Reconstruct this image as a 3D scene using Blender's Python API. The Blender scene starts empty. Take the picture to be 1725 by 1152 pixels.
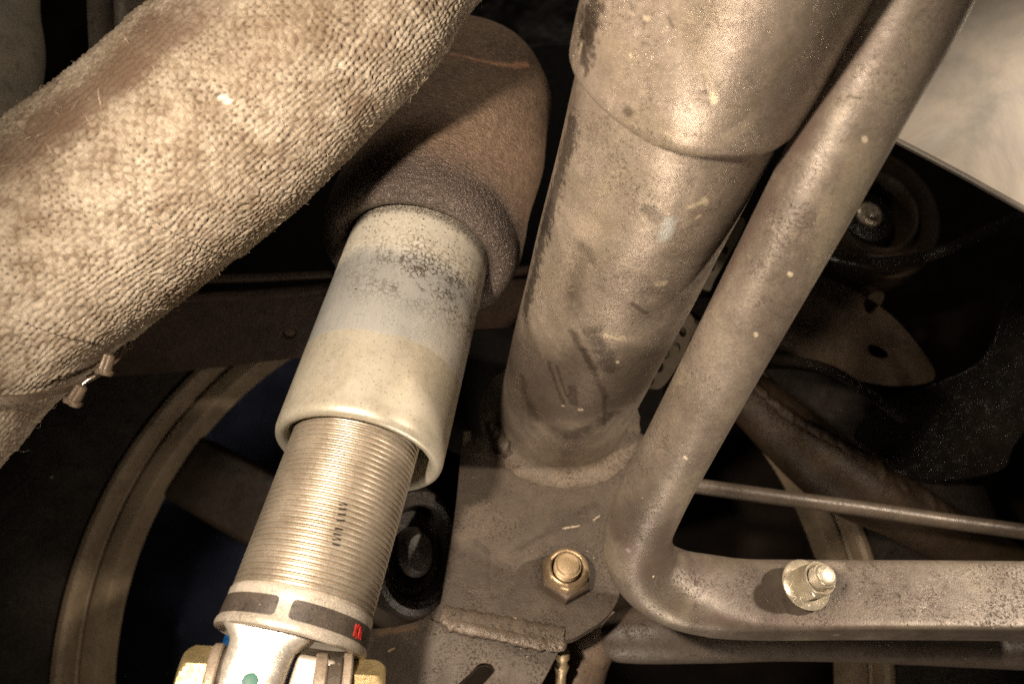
import bpy, bmesh, math, random
import numpy as np
from mathutils import Vector, Matrix
from mathutils.bvhtree import BVHTree

random.seed(4)
rng = np.random.RandomState(7)
SC = bpy.context.scene
COL = SC.collection
F = 1200.0                       # focal length in photo pixels (photo 1725 x 1152)

# ------------------------------------------------------------------ camera
PITCH = math.radians(40)         # the camera looks up under the raised car
RC = Matrix.Rotation(math.radians(90) + PITCH, 3, 'X')
CAM = Vector((0, 0, 1.15))
cd = bpy.data.cameras.new('camera')
cd.sensor_width = 36
cd.lens = 36 * F / 1725
cd.clip_start = 0.01
cd.clip_end = 20
cd.dof.use_dof = True
cd.dof.focus_distance = 0.238
cd.dof.aperture_fstop = 11.0
cam = bpy.data.objects.new('camera', cd)
COL.objects.link(cam)
cam.matrix_world = Matrix.Translation(CAM) @ RC.to_4x4()
SC.camera = cam

def dirw(v):                     # camera-frame direction (right, up, away) -> world
    return (RC @ Vector((v[0], v[1], -v[2]))).normalized()
def wp(v):                       # camera-frame mm (right, up, away) -> world metres
    return CAM + RC @ Vector((v[0], v[1], -v[2])) * 0.001
def P(px, py, d):                # a point seen at photo pixel px,py at depth d mm
    return Vector(((px - 862.5) / F * d, (576 - py) / F * d, d))
def W(px, py, d):
    return wp(P(px, py, d))

# ------------------------------------------------------------------ world, lamps, exposure
w = bpy.data.worlds.new('World'); SC.world = w; w.use_nodes = True
bg = w.node_tree.nodes['Background']
bg.inputs[0].default_value = (1.0, 0.80, 0.62, 1)
bg.inputs[1].default_value = 0.009
SC.view_settings.view_transform = 'Standard'
SC.view_settings.look = 'None'
SC.view_settings.exposure = 0.12
SC.view_settings.gamma = 1.0
try:
    SC.cycles.use_denoising = False
    SC.cycles.max_bounces = 5
    SC.cycles.sample_clamp_indirect = 3
except Exception:
    pass

def lamp(name, pos, target, power, size, color, spot=100, blend=0.6):
    l = bpy.data.lights.new(name, 'SPOT')
    l.energy = power; l.color = color; l.shadow_soft_size = size
    l.spot_size = math.radians(spot); l.spot_blend = blend
    o = bpy.data.objects.new(name, l); COL.objects.link(o)
    p = wp(pos); t = wp(target)
    o.matrix_world = Matrix.Translation(p) @ (t - p).to_track_quat('-Z', 'Y').to_matrix().to_4x4()
    o['kind'] = 'structure'
    return o
lamp('work_lamp', (-82, 48, 6), (5, -5, 265), 6.6, 0.010, (1.0, 0.83, 0.655), 90, 0.9)
lamp('work_lamp', (390, 140, 45), (170, 12, 255), 11.0, 0.012, (1.0, 0.83, 0.655), 46, 0.8)

def soft_lamp(name, pos, target, power, sx, sy, color):
    l = bpy.data.lights.new(name, 'AREA'); l.shape = 'RECTANGLE'; l.size = sx; l.size_y = sy
    l.energy = power; l.color = color
    o = bpy.data.objects.new(name, l); COL.objects.link(o)
    p = wp(pos); t = wp(target)
    o.matrix_world = Matrix.Translation(p) @ (t - p).to_track_quat('-Z', 'Y').to_matrix().to_4x4()
    o['kind'] = 'structure'
soft_lamp('soft_fill', (40, 420, 190), (-10, -20, 265), 0.42, .12, .05, (1.0, .86, .70))  # unseen fill light added above for sheen on shock and bracket
soft_lamp('soft_fill', (-10, -420, 120), (45, 60, 215), 0.95, .10, .04, (1.0, .84, .68))  # unseen fill light added below for the tube's long highlight

# ------------------------------------------------------------------ object helpers
def tag(o, label=None, cat=None, group=None, kind=None):
    if label: o['label'] = label
    if cat: o['category'] = cat
    if group: o['group'] = group
    if kind: o['kind'] = kind
    return o

def frame(origin, z, x=(1, 0, 0)):       # camera-frame mm origin + axes -> world matrix
    zz = dirw(z); xx = dirw(x)
    yy = zz.cross(xx).normalized(); xx = yy.cross(zz).normalized()
    m = Matrix((xx, yy, zz)).transposed().to_4x4()
    m.translation = wp(origin)
    return m

def empty(name, m, **k):
    o = bpy.data.objects.new(name, None); COL.objects.link(o)
    o.empty_display_size = 0.01
    o.matrix_basis = m
    return tag(o, **k)

WM = {}
def link(o, m, parent=None):
    COL.objects.link(o)
    WM[o.name] = m
    if parent is not None:
        o.parent = parent
        pm = WM.get(parent.name, parent.matrix_basis)
        o.matrix_parent_inverse = Matrix.Identity(4)
        o.matrix_basis = pm.inverted() @ m
    else:
        o.matrix_basis = m
    return o

def mesh_obj(name, verts, faces, m, mat=None, parent=None, smooth=True, autosmooth=None):
    """verts in mm, local to frame m"""
    me = bpy.data.meshes.new(name)
    me.from_pydata([(v[0] * .001, v[1] * .001, v[2] * .001) for v in verts], [], faces)
    if smooth:
        me.polygons.foreach_set('use_smooth', [True] * len(me.polygons))
    me.update()
    if autosmooth:
        try: me.set_sharp_from_angle(angle=math.radians(autosmooth))
        except Exception: pass
    o = bpy.data.objects.new(name, me)
    if mat: me.materials.append(mat)
    return link(o, m, parent)

def grid_faces(nu, nv, wrap_v=True, flip=False):
    fs = []
    for i in range(nu - 1):
        for j in range(nv if wrap_v else nv - 1):
            a = i * nv + j; b = i * nv + (j + 1) % nv
            c = (i + 1) * nv + (j + 1) % nv; d = (i + 1) * nv + j
            fs.append((a, b, c, d) if not flip else (d, c, b, a))
    return fs

def lathe(name, prof, m, mat, parent=None, segs=96, rfun=None, caps=(False, False), autosmooth=40, zfun=None):
    vs = []
    for (t, r) in prof:
        for j in range(segs):
            a = 2 * math.pi * j / segs
            rr = r if rfun is None else rfun(r, t, a)
            tt = t if zfun is None else zfun(r, t, a)
            vs.append((rr * math.cos(a), rr * math.sin(a), tt))
    fs = grid_faces(len(prof), segs)
    n = len(prof)
    if caps[0]: fs.append(tuple(reversed(range(segs))))
    if caps[1]: fs.append(tuple((n - 1) * segs + j for j in range(segs)))
    return mesh_obj(name, vs, fs, m, mat, parent, autosmooth=autosmooth)

def catmull(pts, n):
    pts = [np.array(p, float) for p in pts]
    ps = [2 * pts[0] - pts[1]] + pts + [2 * pts[-1] - pts[-2]]
    out = []
    for i in range(1, len(ps) - 2):
        for k in range(n):
            t = k / n
            p0, p1, p2, p3 = ps[i - 1], ps[i], ps[i + 1], ps[i + 2]
            out.append(0.5 * ((2 * p1) + (-p0 + p2) * t + (2 * p0 - 5 * p1 + 4 * p2 - p3) * t * t + (-p0 + 3 * p1 - 3 * p2 + p3) * t ** 3))
    out.append(pts[-1])
    return np.array(out)

def cam2world_np(a):              # (n,3) camera-frame mm -> world mm
    R = np.array(RC)
    b = np.stack([a[:, 0], a[:, 1], -a[:, 2]], 1)
    return (b @ R.T) + np.array(CAM) * 1000

def sweep(name, rows, mat, parent=None, segs=48, sub=10, nref=None, caps=True, rnoise=None, autosmooth=60, frame_at=None):
    """rows: (camera-frame point (3), a, b, square) ; a across, b along nref"""
    R4 = catmull([tuple(p) + (a, b, s) for (p, a, b, s) in rows], sub)
    pts = cam2world_np(R4[:, :3]); A = R4[:, 3]; B = R4[:, 4]; S = R4[:, 5]
    org = pts.mean(0)
    T = np.gradient(pts, axis=0); T /= np.linalg.norm(T, axis=1)[:, None]
    if nref is None:
        h = np.array([0, 0, 1.0]) if abs(T[0][2]) < .9 else np.array([1.0, 0, 0])
        N = np.cross(T[0], h); N /= np.linalg.norm(N)
        Ns = [N]
        for i in range(1, len(T)):
            N = N - T[i] * N.dot(T[i]); N /= np.linalg.norm(N); Ns.append(N)
    else:
        nr = np.array(dirw(nref)); Ns = []
        for t in T:
            N = nr - t * nr.dot(t); Ns.append(N / np.linalg.norm(N))
    vs = []
    for i in range(len(pts)):
        N = Ns[i]; Bn = np.cross(T[i], N)
        e = 2.0 / max(S[i], 2.0)
        for j in range(segs):
            a = 2 * math.pi * j / segs
            ca, sa = math.cos(a), math.sin(a)
            x = A[i] * math.copysign(abs(ca) ** e, ca); y = B[i] * math.copysign(abs(sa) ** e, sa)
            k = 1 if rnoise is None else rnoise(i, a)
            vs.append(pts[i] - org + (Bn * x + N * y) * k)
    fs = grid_faces(len(pts), segs)
    if caps:
        fs.append(tuple(reversed(range(segs))))
        n = len(pts); fs.append(tuple((n - 1) * segs + j for j in range(segs)))
    m = Matrix.Translation(Vector(org) * .001)
    return mesh_obj(name, vs, fs, m, mat, parent, autosmooth=autosmooth)

def tube(name, pts, r, mat, parent=None, **k):
    rr = r if isinstance(r, (list, tuple)) else [r] * len(pts)
    return sweep(name, [(p, q, q, 2) for p, q in zip(pts, rr)], mat, parent, **k)

class Plane:                      # plane in the camera frame
    def __init__(s, p0, n):
        s.p0 = Vector(p0); s.n = Vector(n).normalized()
    def at(s, px, py):
        r = Vector(((px - 862.5) / F, (576 - py) / F, 1))
        return r * (s.p0.dot(s.n) / r.dot(s.n))

def smooth_loop(pts, sub=4):
    """pts: (x,y) or (x,y,'c') corner; Catmull closed loop, corners kept sharp"""
    n = len(pts); out = []
    for i in range(n):
        p0, p1, p2, p3 = pts[(i - 1) % n], pts[i], pts[(i + 1) % n], pts[(i + 2) % n]
        c1 = len(p1) > 2; c2 = len(p2) > 2
        if c1 and c2:
            out.append((p1[0], p1[1])); continue
        a = np.array(p1[:2], float); b = np.array(p2[:2], float)
        q0 = np.array(p0[:2], float) if not c1 else 2 * a - b
        q3 = np.array(p3[:2], float) if not c2 else 2 * b - a
        for k in range(sub):
            t = k / sub
            q = 0.5 * ((2 * a) + (-q0 + b) * t + (2 * q0 - 5 * a + 4 * b - q3) * t * t + (-q0 + 3 * a - 3 * b + q3) * t ** 3)
            out.append((q[0], q[1]))
    return out

def plate(name, plane, outline, thick, mat, parent=None, holes=(), bevel=0.5, sub=4, lift=0.0, kind=None, bumps=None, cuts=0):
    """outline in photo pixels on the plane; solid plate, front face on the plane"""
    loops = [smooth_loop(outline, sub)] + [smooth_loop(h, sub) for h in holes]
    L3 = [[plane.at(x, y) + plane.n * lift for x, y in lp] for lp in loops]
    o0 = sum(L3[0], Vector()) / len(L3[0])
    m = frame(o0, plane.n)
    mi = m.inverted()
    bm = bmesh.new(); edges = []; rings = []
    for lp in L3:
        vs = [bm.verts.new((mi @ wp(p))) for p in lp]
        for v in vs: v.co.z = 0
        rings.append(vs)
        for i in range(len(vs)): edges.append(bm.edges.new((vs[i], vs[(i + 1) % len(vs)])))
    bmesh.ops.triangle_fill(bm, use_beauty=True, use_dissolve=False, edges=edges)
    if cuts:
        bmesh.ops.subdivide_edges(bm, edges=[e for e in bm.edges if not e.is_boundary], cuts=cuts, use_grid_fill=True)
        bmesh.ops.triangulate(bm, faces=bm.faces[:])
    bmesh.ops.recalc_face_normals(bm, faces=bm.faces[:])
    if bm.faces and sum(f.normal.z * f.calc_area() for f in bm.faces) < 0:
        bmesh.ops.reverse_faces(bm, faces=bm.faces[:])
    me = bpy.data.meshes.new(name); bm.to_mesh(me); bm.free()
    me.materials.append(mat)
    o = bpy.data.objects.new(name, me)
    link(o, m, parent)
    so = o.modifiers.new('solid', 'SOLIDIFY'); so.thickness = thick * .001; so.offset = -1
    if bevel:
        bv = o.modifiers.new('bevel', 'BEVEL'); bv.width = bevel * .001; bv.segments = 3; bv.limit_method = 'ANGLE'; bv.angle_limit = math.radians(50)
        bv.harden_normals = False
    if kind: o['kind'] = kind
    return o

def hit(o, px, py):
    """local mm point where the photo ray through px,py meets o's surface"""
    me = o.data; M = WM[o.name]; mi = M.inverted()
    key = '_bvh'
    if o.name not in BV:
        BV[o.name] = BVHTree.FromPolygons([v.co.copy() for v in me.vertices], [tuple(p.vertices) for p in me.polygons])
    a = mi @ CAM; b = mi @ W(px, py, 300)
    r = BV[o.name].ray_cast(a, (b - a).normalized())
    if r[0] is None:
        r = BV[o.name].find_nearest(b)
    return r[0] * 1000
BV = {}

# ------------------------------------------------------------------ shader helpers
class Mat:
    def __init__(s, name, metallic=0.0, spec=0.5):
        s.m = bpy.data.materials.new(name); s.m.use_nodes = True
        s.t = s.m.node_tree; s.p = s.t.nodes['Principled BSDF']
        s.p.inputs['Metallic'].default_value = metallic
        s.p.inputs['Specular IOR Level'].default_value = spec
        tc = s.t.nodes.new('ShaderNodeTexCoord')
        sc = s.t.nodes.new('ShaderNodeVectorMath'); sc.operation = 'SCALE'; sc.inputs['Scale'].default_value = 1000
        s.l(tc.outputs['Object'], sc.inputs[0]); s.co = sc.outputs[0]
    def l(s, a, b):
        s.t.links.new(a, b)
    def set(s, inp, v):
        if hasattr(v, 'is_linked') or isinstance(v, bpy.types.NodeSocket): s.l(v, inp)
        else: inp.default_value = v
    def scalev(s, x, y, z, vec=None):
        n = s.t.nodes.new('ShaderNodeVectorMath'); n.operation = 'MULTIPLY'
        s.l(vec or s.co, n.inputs[0]); n.inputs[1].default_value = (x, y, z); return n.outputs[0]
    def noise(s, scale, detail=4, rough=.6, dist=0, vec=None):
        n = s.t.nodes.new('ShaderNodeTexNoise')
        s.l(vec or s.co, n.inputs['Vector']); n.inputs['Scale'].default_value = scale
        n.inputs['Detail'].default_value = detail; n.inputs['Roughness'].default_value = rough
        n.inputs['Distortion'].default_value = dist
        return n.outputs['Fac']
    def vor(s, scale, feature='F1', rnd=1.0, vec=None, out='Distance'):
        n = s.t.nodes.new('ShaderNodeTexVoronoi'); n.feature = feature
        s.l(vec or s.co, n.inputs['Vector']); n.inputs['Scale'].default_value = scale
        n.inputs['Randomness'].default_value = rnd
        s.lastvor = n
        return n.outputs[out]
    def mr(s, v, a, b, c=0, d=1, smooth=False):
        n = s.t.nodes.new('ShaderNodeMapRange')
        if smooth: n.interpolation_type = 'SMOOTHSTEP'
        s.set(n.inputs[0], v)
        for i, q in enumerate((a, b, c, d)): n.inputs[i + 1].default_value = q
        return n.outputs[0]
    def ma(s, op, a, b=0.0, c=0.0):
        n = s.t.nodes.new('ShaderNodeMath'); n.operation = op
        s.set(n.inputs[0], a); s.set(n.inputs[1], b); s.set(n.inputs[2], c); return n.outputs[0]
    def mix(s, f, a, b, mode='MIX'):
        n = s.t.nodes.new('ShaderNodeMix'); n.data_type = 'RGBA'; n.blend_type = mode
        s.set(n.inputs[0], f)
        for i, q in ((6, a), (7, b)):
            if isinstance(q, tuple): n.inputs[i].default_value = q + (1,) if len(q) == 3 else q
            else: s.l(q, n.inputs[i])
        return n.outputs[2]
    def sep(s, vec=None):
        n = s.t.nodes.new('ShaderNodeSeparateXYZ'); s.l(vec or s.co, n.inputs[0]); return n.outputs
    def comb(s, x, y, z):
        n = s.t.nodes.new('ShaderNodeCombineXYZ')
        s.set(n.inputs[0], x); s.set(n.inputs[1], y); s.set(n.inputs[2], z); return n.outputs[0]
    def seg(s, a, b, wdt, soft, amp=0.0, nscale=.5):
        """1 inside a soft capsule from a to b (local mm)"""
        a = Vector(a); b = Vector(b); ba = b - a; d2 = max(ba.length_squared, 1e-4)
        sub = s.t.nodes.new('ShaderNodeVectorMath'); sub.operation = 'SUBTRACT'; s.l(s.co, sub.inputs[0]); sub.inputs[1].default_value = a
        dt = s.t.nodes.new('ShaderNodeVectorMath'); dt.operation = 'DOT_PRODUCT'; s.l(sub.outputs[0], dt.inputs[0]); dt.inputs[1].default_value = ba / d2
        h = s.mr(dt.outputs['Value'], 0, 1, 0, 1)
        sc = s.t.nodes.new('ShaderNodeVectorMath'); sc.operation = 'SCALE'; sc.inputs[0].default_value = ba; s.l(h, sc.inputs['Scale'])
        ds = s.t.nodes.new('ShaderNodeVectorMath'); ds.operation = 'DISTANCE'; s.l(sub.outputs[0], ds.inputs[0]); s.l(sc.outputs[0], ds.inputs[1])
        d = ds.outputs['Value']
        if amp:
            d = s.ma('ADD', d, s.ma('MULTIPLY', s.ma('SUBTRACT', s.noise(nscale, 4, .65), .5), amp * 2))
        return s.mr(d, wdt + soft, max(wdt - soft, 0), 0, 1, True)
    def specks(s, cell, rad, dens, distort=0.0):
        """scattered dots: cell size mm, radius mm, share of cells"""
        v = s.vor(1.0 / cell, out='Distance'); n = s.lastvor
        col = s.sep(n.outputs['Color'])[0]
        on = s.mr(col, dens, dens - .002, 0, 1)
        rr = s.ma('MULTIPLY', s.mr(s.sep(n.outputs['Color'])[1], 0, 1, .35, 1.0), rad / cell)
        d = v
        if distort: d = s.ma('ADD', v, s.ma('MULTIPLY', s.ma('SUBTRACT', s.noise(1.2 / rad, 2), .5), distort * rad / cell))
        inside = s.mr(s.ma('DIVIDE', d, rr), 1.15, .8, 0, 1)
        return s.ma('MULTIPLY', on, inside)
    def bump(s, h, dist=0.2, strength=1.0, base=None):
        n = s.t.nodes.new('ShaderNodeBump'); n.inputs['Strength'].default_value = strength
        n.inputs['Distance'].default_value = dist * .001
        s.set(n.inputs['Height'], h)
        if base is not None: s.l(base, n.inputs['Normal'])
        return n.outputs[0]
    def done(s, col, rough, normal=None, metal=None):
        s.set(s.p.inputs['Base Color'], col if not isinstance(col, tuple) else col + (1,))
        s.set(s.p.inputs['Roughness'], rough)
        if normal is not None: s.l(normal, s.p.inputs['Normal'])
        if metal is not None: s.set(s.p.inputs['Metallic'], metal)
        return s.m

def dusty(name, dark, mid, light, rough=(.38, .62), metal=0.0, spec=.5, big=.03, marks=(), white=1.0, dirt=.5, bumpd=.12, grit=1.0, tint=None):
    """grimy painted or bare metal. marks: (colour, strength, a, b, width, soft, amp[, rough])"""
    s = Mat(name, metal, spec)
    n1 = s.noise(big, 6, .62, .6); n2 = s.noise(big * 5, 6, .7, .3); n3 = s.noise(1.4, 5, .75)
    c = s.mix(s.mr(n1, .36, .64), mid, light)
    c = s.mix(s.ma('MULTIPLY', s.mr(n2, .52, .70), dirt), c, dark)
    if tint: c = s.mix(s.mr(s.noise(big * 1.7, 4, .5, 1.0), .5, .62, 0, .6), c, tint)
    fine = s.ma('MULTIPLY', s.mr(n3, .25, .75, .72, 1.28), s.mr(s.noise(.28, 5, .7, .6), .3, .7, .86, 1.14))
    c = s.mix(1.0, c, s.comb(fine, fine, fine), 'MULTIPLY')
    # scratches, stretched noise
    st = s.noise(1.0, 3, .5, .4, s.scalev(.35, 1.9, .35)); sm = s.mr(st, .66, .72, 0, .5)
    c = s.mix(s.ma('MULTIPLY', sm, s.mr(n2, .4, .55)), c, light)
    rg = s.ma('ADD', s.mr(n2, .35, .65, rough[0], rough[1]), s.mr(n3, .3, .7, -.06, .06))
    h = s.ma('ADD', s.ma('MULTIPLY', n2, 1.2), s.ma('MULTIPLY', n3, .35 * grit))
    pitn = s.noise(.95, 6, .8, .2); patch = s.mr(s.noise(.055, 5, .7, .4), .46, .60)
    pit = s.ma('MULTIPLY', s.mr(pitn, .55, .60), patch)
    c = s.mix(s.ma('MULTIPLY', pit, .38), c, (dark[0] * .8, dark[1] * .8, dark[2] * .8))
    lit = s.ma('MULTIPLY', s.mr(pitn, .42, .385), s.mr(s.noise(.08, 5, .7, .4), .50, .62))
    c = s.mix(s.ma('MULTIPLY', lit, .5), c, (min(1, light[0] * 1.45), min(1, light[1] * 1.42), min(1, light[2] * 1.38)))
    ln = s.noise(.16, 4, .6, .9); sc1 = s.mr(s.ma('ABSOLUTE', s.ma('SUBTRACT', ln, .5)), .010, .003)
    sc1 = s.ma('MULTIPLY', sc1, s.mr(s.noise(.11, 3, .6), .55, .62))
    c = s.mix(s.ma('MULTIPLY', sc1, .55), c, (min(1, light[0] * 1.5), min(1, light[1] * 1.45), min(1, light[2] * 1.4)))
    h = s.ma('SUBTRACT', h, s.ma('MULTIPLY', pit, .5))
    for mk in marks:
        col, k, a, b, wd, so, am = mk[:7]
        f = s.ma('MULTIPLY', s.seg(a, b, wd, so * .8, am * 1.5, mk[7] if len(mk) > 7 else .5), k * .9)
        f = s.ma('MULTIPLY', f, s.mr(n3, .3, .62, .45, 1))
        c = s.mix(f, c, col)
    if white:
        d1 = s.specks(2.6, .30, .30 * white); d2 = s.specks(13, .62, .24 * white, 1.6); d3 = s.specks(4, .4, .35, 1.6)
        clump = s.mr(s.noise(.06, 4, .7), .45, .62)
        d1 = s.ma('MULTIPLY', d1, s.mr(clump, 0, 1, .25, 1)); d3 = s.ma('MULTIPLY', d3, clump)
        c = s.mix(s.ma('MULTIPLY', d3, .65), c, (dark[0] * .5, dark[1] * .5, dark[2] * .5))
        c = s.mix(s.ma('MULTIPLY', d1, .6), c, (.60, .51, .41))
        c = s.mix(s.ma('MULTIPLY', d2, .8), c, (.66, .54, .40))
        h = s.ma('ADD', h, s.ma('MULTIPLY', s.ma('ADD', d1, d2), .8))
    return s.done(c, rg, s.bump(h, bumpd * 1.7, .9))

def plain(name, col, rough=.5, metal=0.0, bumpd=.1, scale=.6, var=.35, spec=.5):
    s = Mat(name, metal, spec)
    n = s.noise(scale, 5, .7); n2 = s.noise(scale * .12, 4, .6)
    k = s.ma('MULTIPLY', s.mr(n, .3, .7, 1 - var, 1 + var), s.mr(n2, .3, .7, 1 - var, 1 + var))
    c = s.mix(1.0, col, s.comb(k, k, k), 'MULTIPLY')
    return s.done(c, s.mr(n, .3, .7, rough - .08, rough + .08), s.bump(n, bumpd, .7))

# ------------------------------------------------------------------ background: underbody and wall
M_under = Mat('black_underseal')
_n = M_under.noise(.035, 6, .7, .8); _b = M_under.noise(.02, 3, .5)
_c = M_under.mix(M_under.mr(_n, .4, .7), (.006, .0045, .0038), (.022, .014, .009))
M_under = M_under.done(_c, M_under.mr(_n, .3, .7, .22, .5), M_under.bump(M_under.ma('ADD', _b, M_under.ma('MULTIPLY', M_under.noise(.25, 2, .5), .03)), 10, .5))
M_blue = plain('blue_painted_wall', (.10, .12, .20), .7, 0, .3, .01, .5, .1)

def panel(name, pix, d, mat, kind='structure', amp=6, n=40, **k):
    """undulating sheet through four (px,py,depth) corners"""
    c = [P(*q) for q in pix]; vs = []
    ph = rng.rand(6) * 6
    for i in range(n + 1):
        for j in range(n + 1):
            u, v = i / n, j / n
            p = c[0] * (1 - u) * (1 - v) + c[1] * u * (1 - v) + c[2] * u * v + c[3] * (1 - u) * v
            dz = amp * (math.sin(u * 9 + ph[0]) * math.cos(v * 7 + ph[1]) + .5 * math.sin(u * 17 + v * 13 + ph[2]))
            vs.append((p[0], p[1], p[2] + dz))
    org = sum(c, Vector()) / 4
    m = frame(org, (0, 0, -1)); mi = m.inverted()
    lv = [(mi @ wp(v)) * 1000 for v in vs]
    nb = len(lv)
    lv += [(q[0], q[1], q[2] - 4) for q in lv]
    W1 = n + 1
    fs = []
    for i in range(n):
        for j in range(n):
            a = i * W1 + j
            fs.append((a, a + W1, a + W1 + 1, a + 1)); fs.append((nb + a + 1, nb + a + W1 + 1, nb + a + W1, nb + a))
    rim = [i * W1 for i in range(W1)] + [n * W1 + j for j in range(1, W1)] + [i * W1 + n for i in range(n - 1, -1, -1)] + [j for j in range(n - 1, 0, -1)]
    for q in range(len(rim)):
        a, b = rim[q], rim[(q + 1) % len(rim)]
        fs.append((a, nb + a, nb + b, b))
    o = mesh_obj(name, lv, fs, m, mat)
    o['kind'] = kind
    return o
panel('workshop_wall', [(-1500, 2600, 800), (3200, 2600, 800), (3200, -900, 900), (-1500, -900, 900)], 0, M_blue, amp=0)
M_arch = plain('brown_arch_paint', (.016, .011, .008), .7, 0, .3, .02, .5, .1)
panel('wheel_arch', [(560, 470, 600), (2300, 470, 600), (2300, 1500, 600), (560, 1500, 600)], 0, M_arch, amp=5)
panel('underbody', [(-900, 560, 640), (2700, 640, 620), (2700, -700, 760), (-900, -700, 760)], 0, M_under, amp=8)

# ------------------------------------------------------------------ plate plane and axes
PN = Vector((0.06, 0.669, -0.741)).normalized()       # bracket face: towards the camera and up
PL = Plane(P(950, 978, 288), PN)

# ------------------------------------------------------------------ coilover shock
A0 = P(603, 768, 247); B0 = P(705, 432, 303)
U = (B0 - A0).normalized()
SM = frame(A0, U, (1, 0, 0))                         # outer tube frame, z up the damper, mm 0 at the rim
A1 = P(592, 772, 244)
U1 = (A1 - P(512, 1014, 217)).normalized()
TM = frame(A1, U1, (1, 0, 0))                        # threaded body frame
shock = empty('coilover_shock', SM, label='silver coilover shock absorber with fine threaded lower body and brown rubber boot', cat='shock absorber')
WM[shock.name] = SM

def aluminium(name):
    s = Mat(name, .55)
    x, y, z = s.sep()[0], s.sep()[1], s.sep()[2]
    wv = s.ma('MULTIPLY', s.ma('SUBTRACT', s.noise(.06, 4, .6), .5), 8)
    zz = s.ma('ADD', z, wv)
    n1 = s.noise(.05, 5, .6, .5); n2 = s.noise(.35, 6, .7); n3 = s.noise(2.2, 4, .7)
    brushed = s.noise(1.0, 3, .6, 0, s.scalev(1.6, 1.6, .12))
    c = s.mix(s.mr(n1, .35, .65), (.66, .66, .62), (.80, .79, .74))
    c = s.mix(s.mr(brushed, .35, .65, 0, .35), c, (.40, .41, .40))
    # clouded tan film near the open rim, with a clean upper edge
    film = s.mr(s.ma('ADD', z, s.ma('MULTIPLY', s.ma('SUBTRACT', s.noise(.05, 2), .5), 5)), 33.3, 32.5, 0, 1)
    fc = s.mix(s.mr(n2, .4, .62), (.42, .375, .27), (.33, .285, .20))
    fc = s.mix(s.mr(n1, .45, .6, 0, .6), fc, (.50, .45, .34))
    c = s.mix(s.ma('MULTIPLY', film, .78), c, fc)
    # chalky oxidised top with crazing
    top = s.mr(zz, 66, 76, 0, 1, True)
    c = s.mix(s.ma('MULTIPLY', top, .85), c, s.mix(s.mr(n2, .35, .65), (.56, .52, .43), (.42, .38, .30)))
    jit = s.t.nodes.new('ShaderNodeVectorMath'); jit.operation = 'ADD'; s.l(s.co, jit.inputs[0])
    nn = s.t.nodes.new('ShaderNodeTexNoise'); s.l(s.co, nn.inputs['Vector']); nn.inputs['Scale'].default_value = .5; nn.inputs['Detail'].default_value = 3
    sc = s.t.nodes.new('ShaderNodeVectorMath'); sc.operation = 'SCALE'; sc.inputs['Scale'].default_value = 3.2; s.l(nn.outputs['Color'], sc.inputs[0]); s.l(sc.outputs[0], jit.inputs[1])
    cr = s.vor(.42, 'DISTANCE_TO_EDGE', vec=jit.outputs[0])
    crm = s.ma('MULTIPLY', s.mr(cr, .13, .04), s.ma('MULTIPLY', s.mr(s.noise(.09, 4, .65), .40, .50), s.ma('MULTIPLY', s.mr(zz, 42, 56), s.mr(zz, 86, 70))))
    # crazing sits on the right of the tube
    side = s.mr(x, -22, 6, .15, 1)
    crm = s.ma('MULTIPLY', crm, side)
    c = s.mix(s.ma('MULTIPLY', crm, .85), c, (.11, .075, .04))
    d = s.specks(1.3, .48, .75, 1.6); d = s.ma('MULTIPLY', d, s.ma('MULTIPLY', s.mr(zz, 60, 90, .25, 1), s.mr(s.noise(.16, 4, .7), .34, .48)))
    edge = s.ma('MULTIPLY', s.mr(s.ma('ADD', z, s.ma('MULTIPLY', s.noise(.9, 3), 5)), 91.5, 95), s.mr(n3, .42, .5))
    c = s.mix(s.ma('MAXIMUM', d, s.ma('MULTIPLY', edge, .9)), c, (.045, .032, .022))
    dots = s.specks(13, .42, .35, .6); c = s.mix(dots, c, (.07, .05, .03))
    rough = s.ma('ADD', s.ma('MAXIMUM', s.ma('MULTIPLY', film, .08), s.ma('MULTIPLY', top, .3)), s.mr(brushed, .3, .7, .26, .38))
    metal = s.ma('SUBTRACT', .68, s.ma('ADD', s.ma('MULTIPLY', film, .2), s.ma('MULTIPLY', top, .38)))
    h = s.ma('ADD', s.ma('MULTIPLY', n2, .5), s.ma('MULTIPLY', n3, .25))
    return s.done(c, rough, s.bump(h, .08, .6), metal)
M_alu = aluminium('oxidised_aluminium')
R_O, R_I = 29.6, 24.9
prof = [(100, R_I)] + [(t, R_I) for t in (60, 30, 4)] + [(1.5, R_I + .2), (.3, R_I + .9), (-.2, R_I + 1.9), (-.1, R_O - 1.6), (.8, R_O - .5), (2.4, R_O - .05), (4.5, R_O)] + [(t, R_O) for t in range(10, 111, 5)] + [(110, R_I), (100, R_I)]
lathe('outer_tube', prof, SM, M_alu, shock, segs=128)

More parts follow.
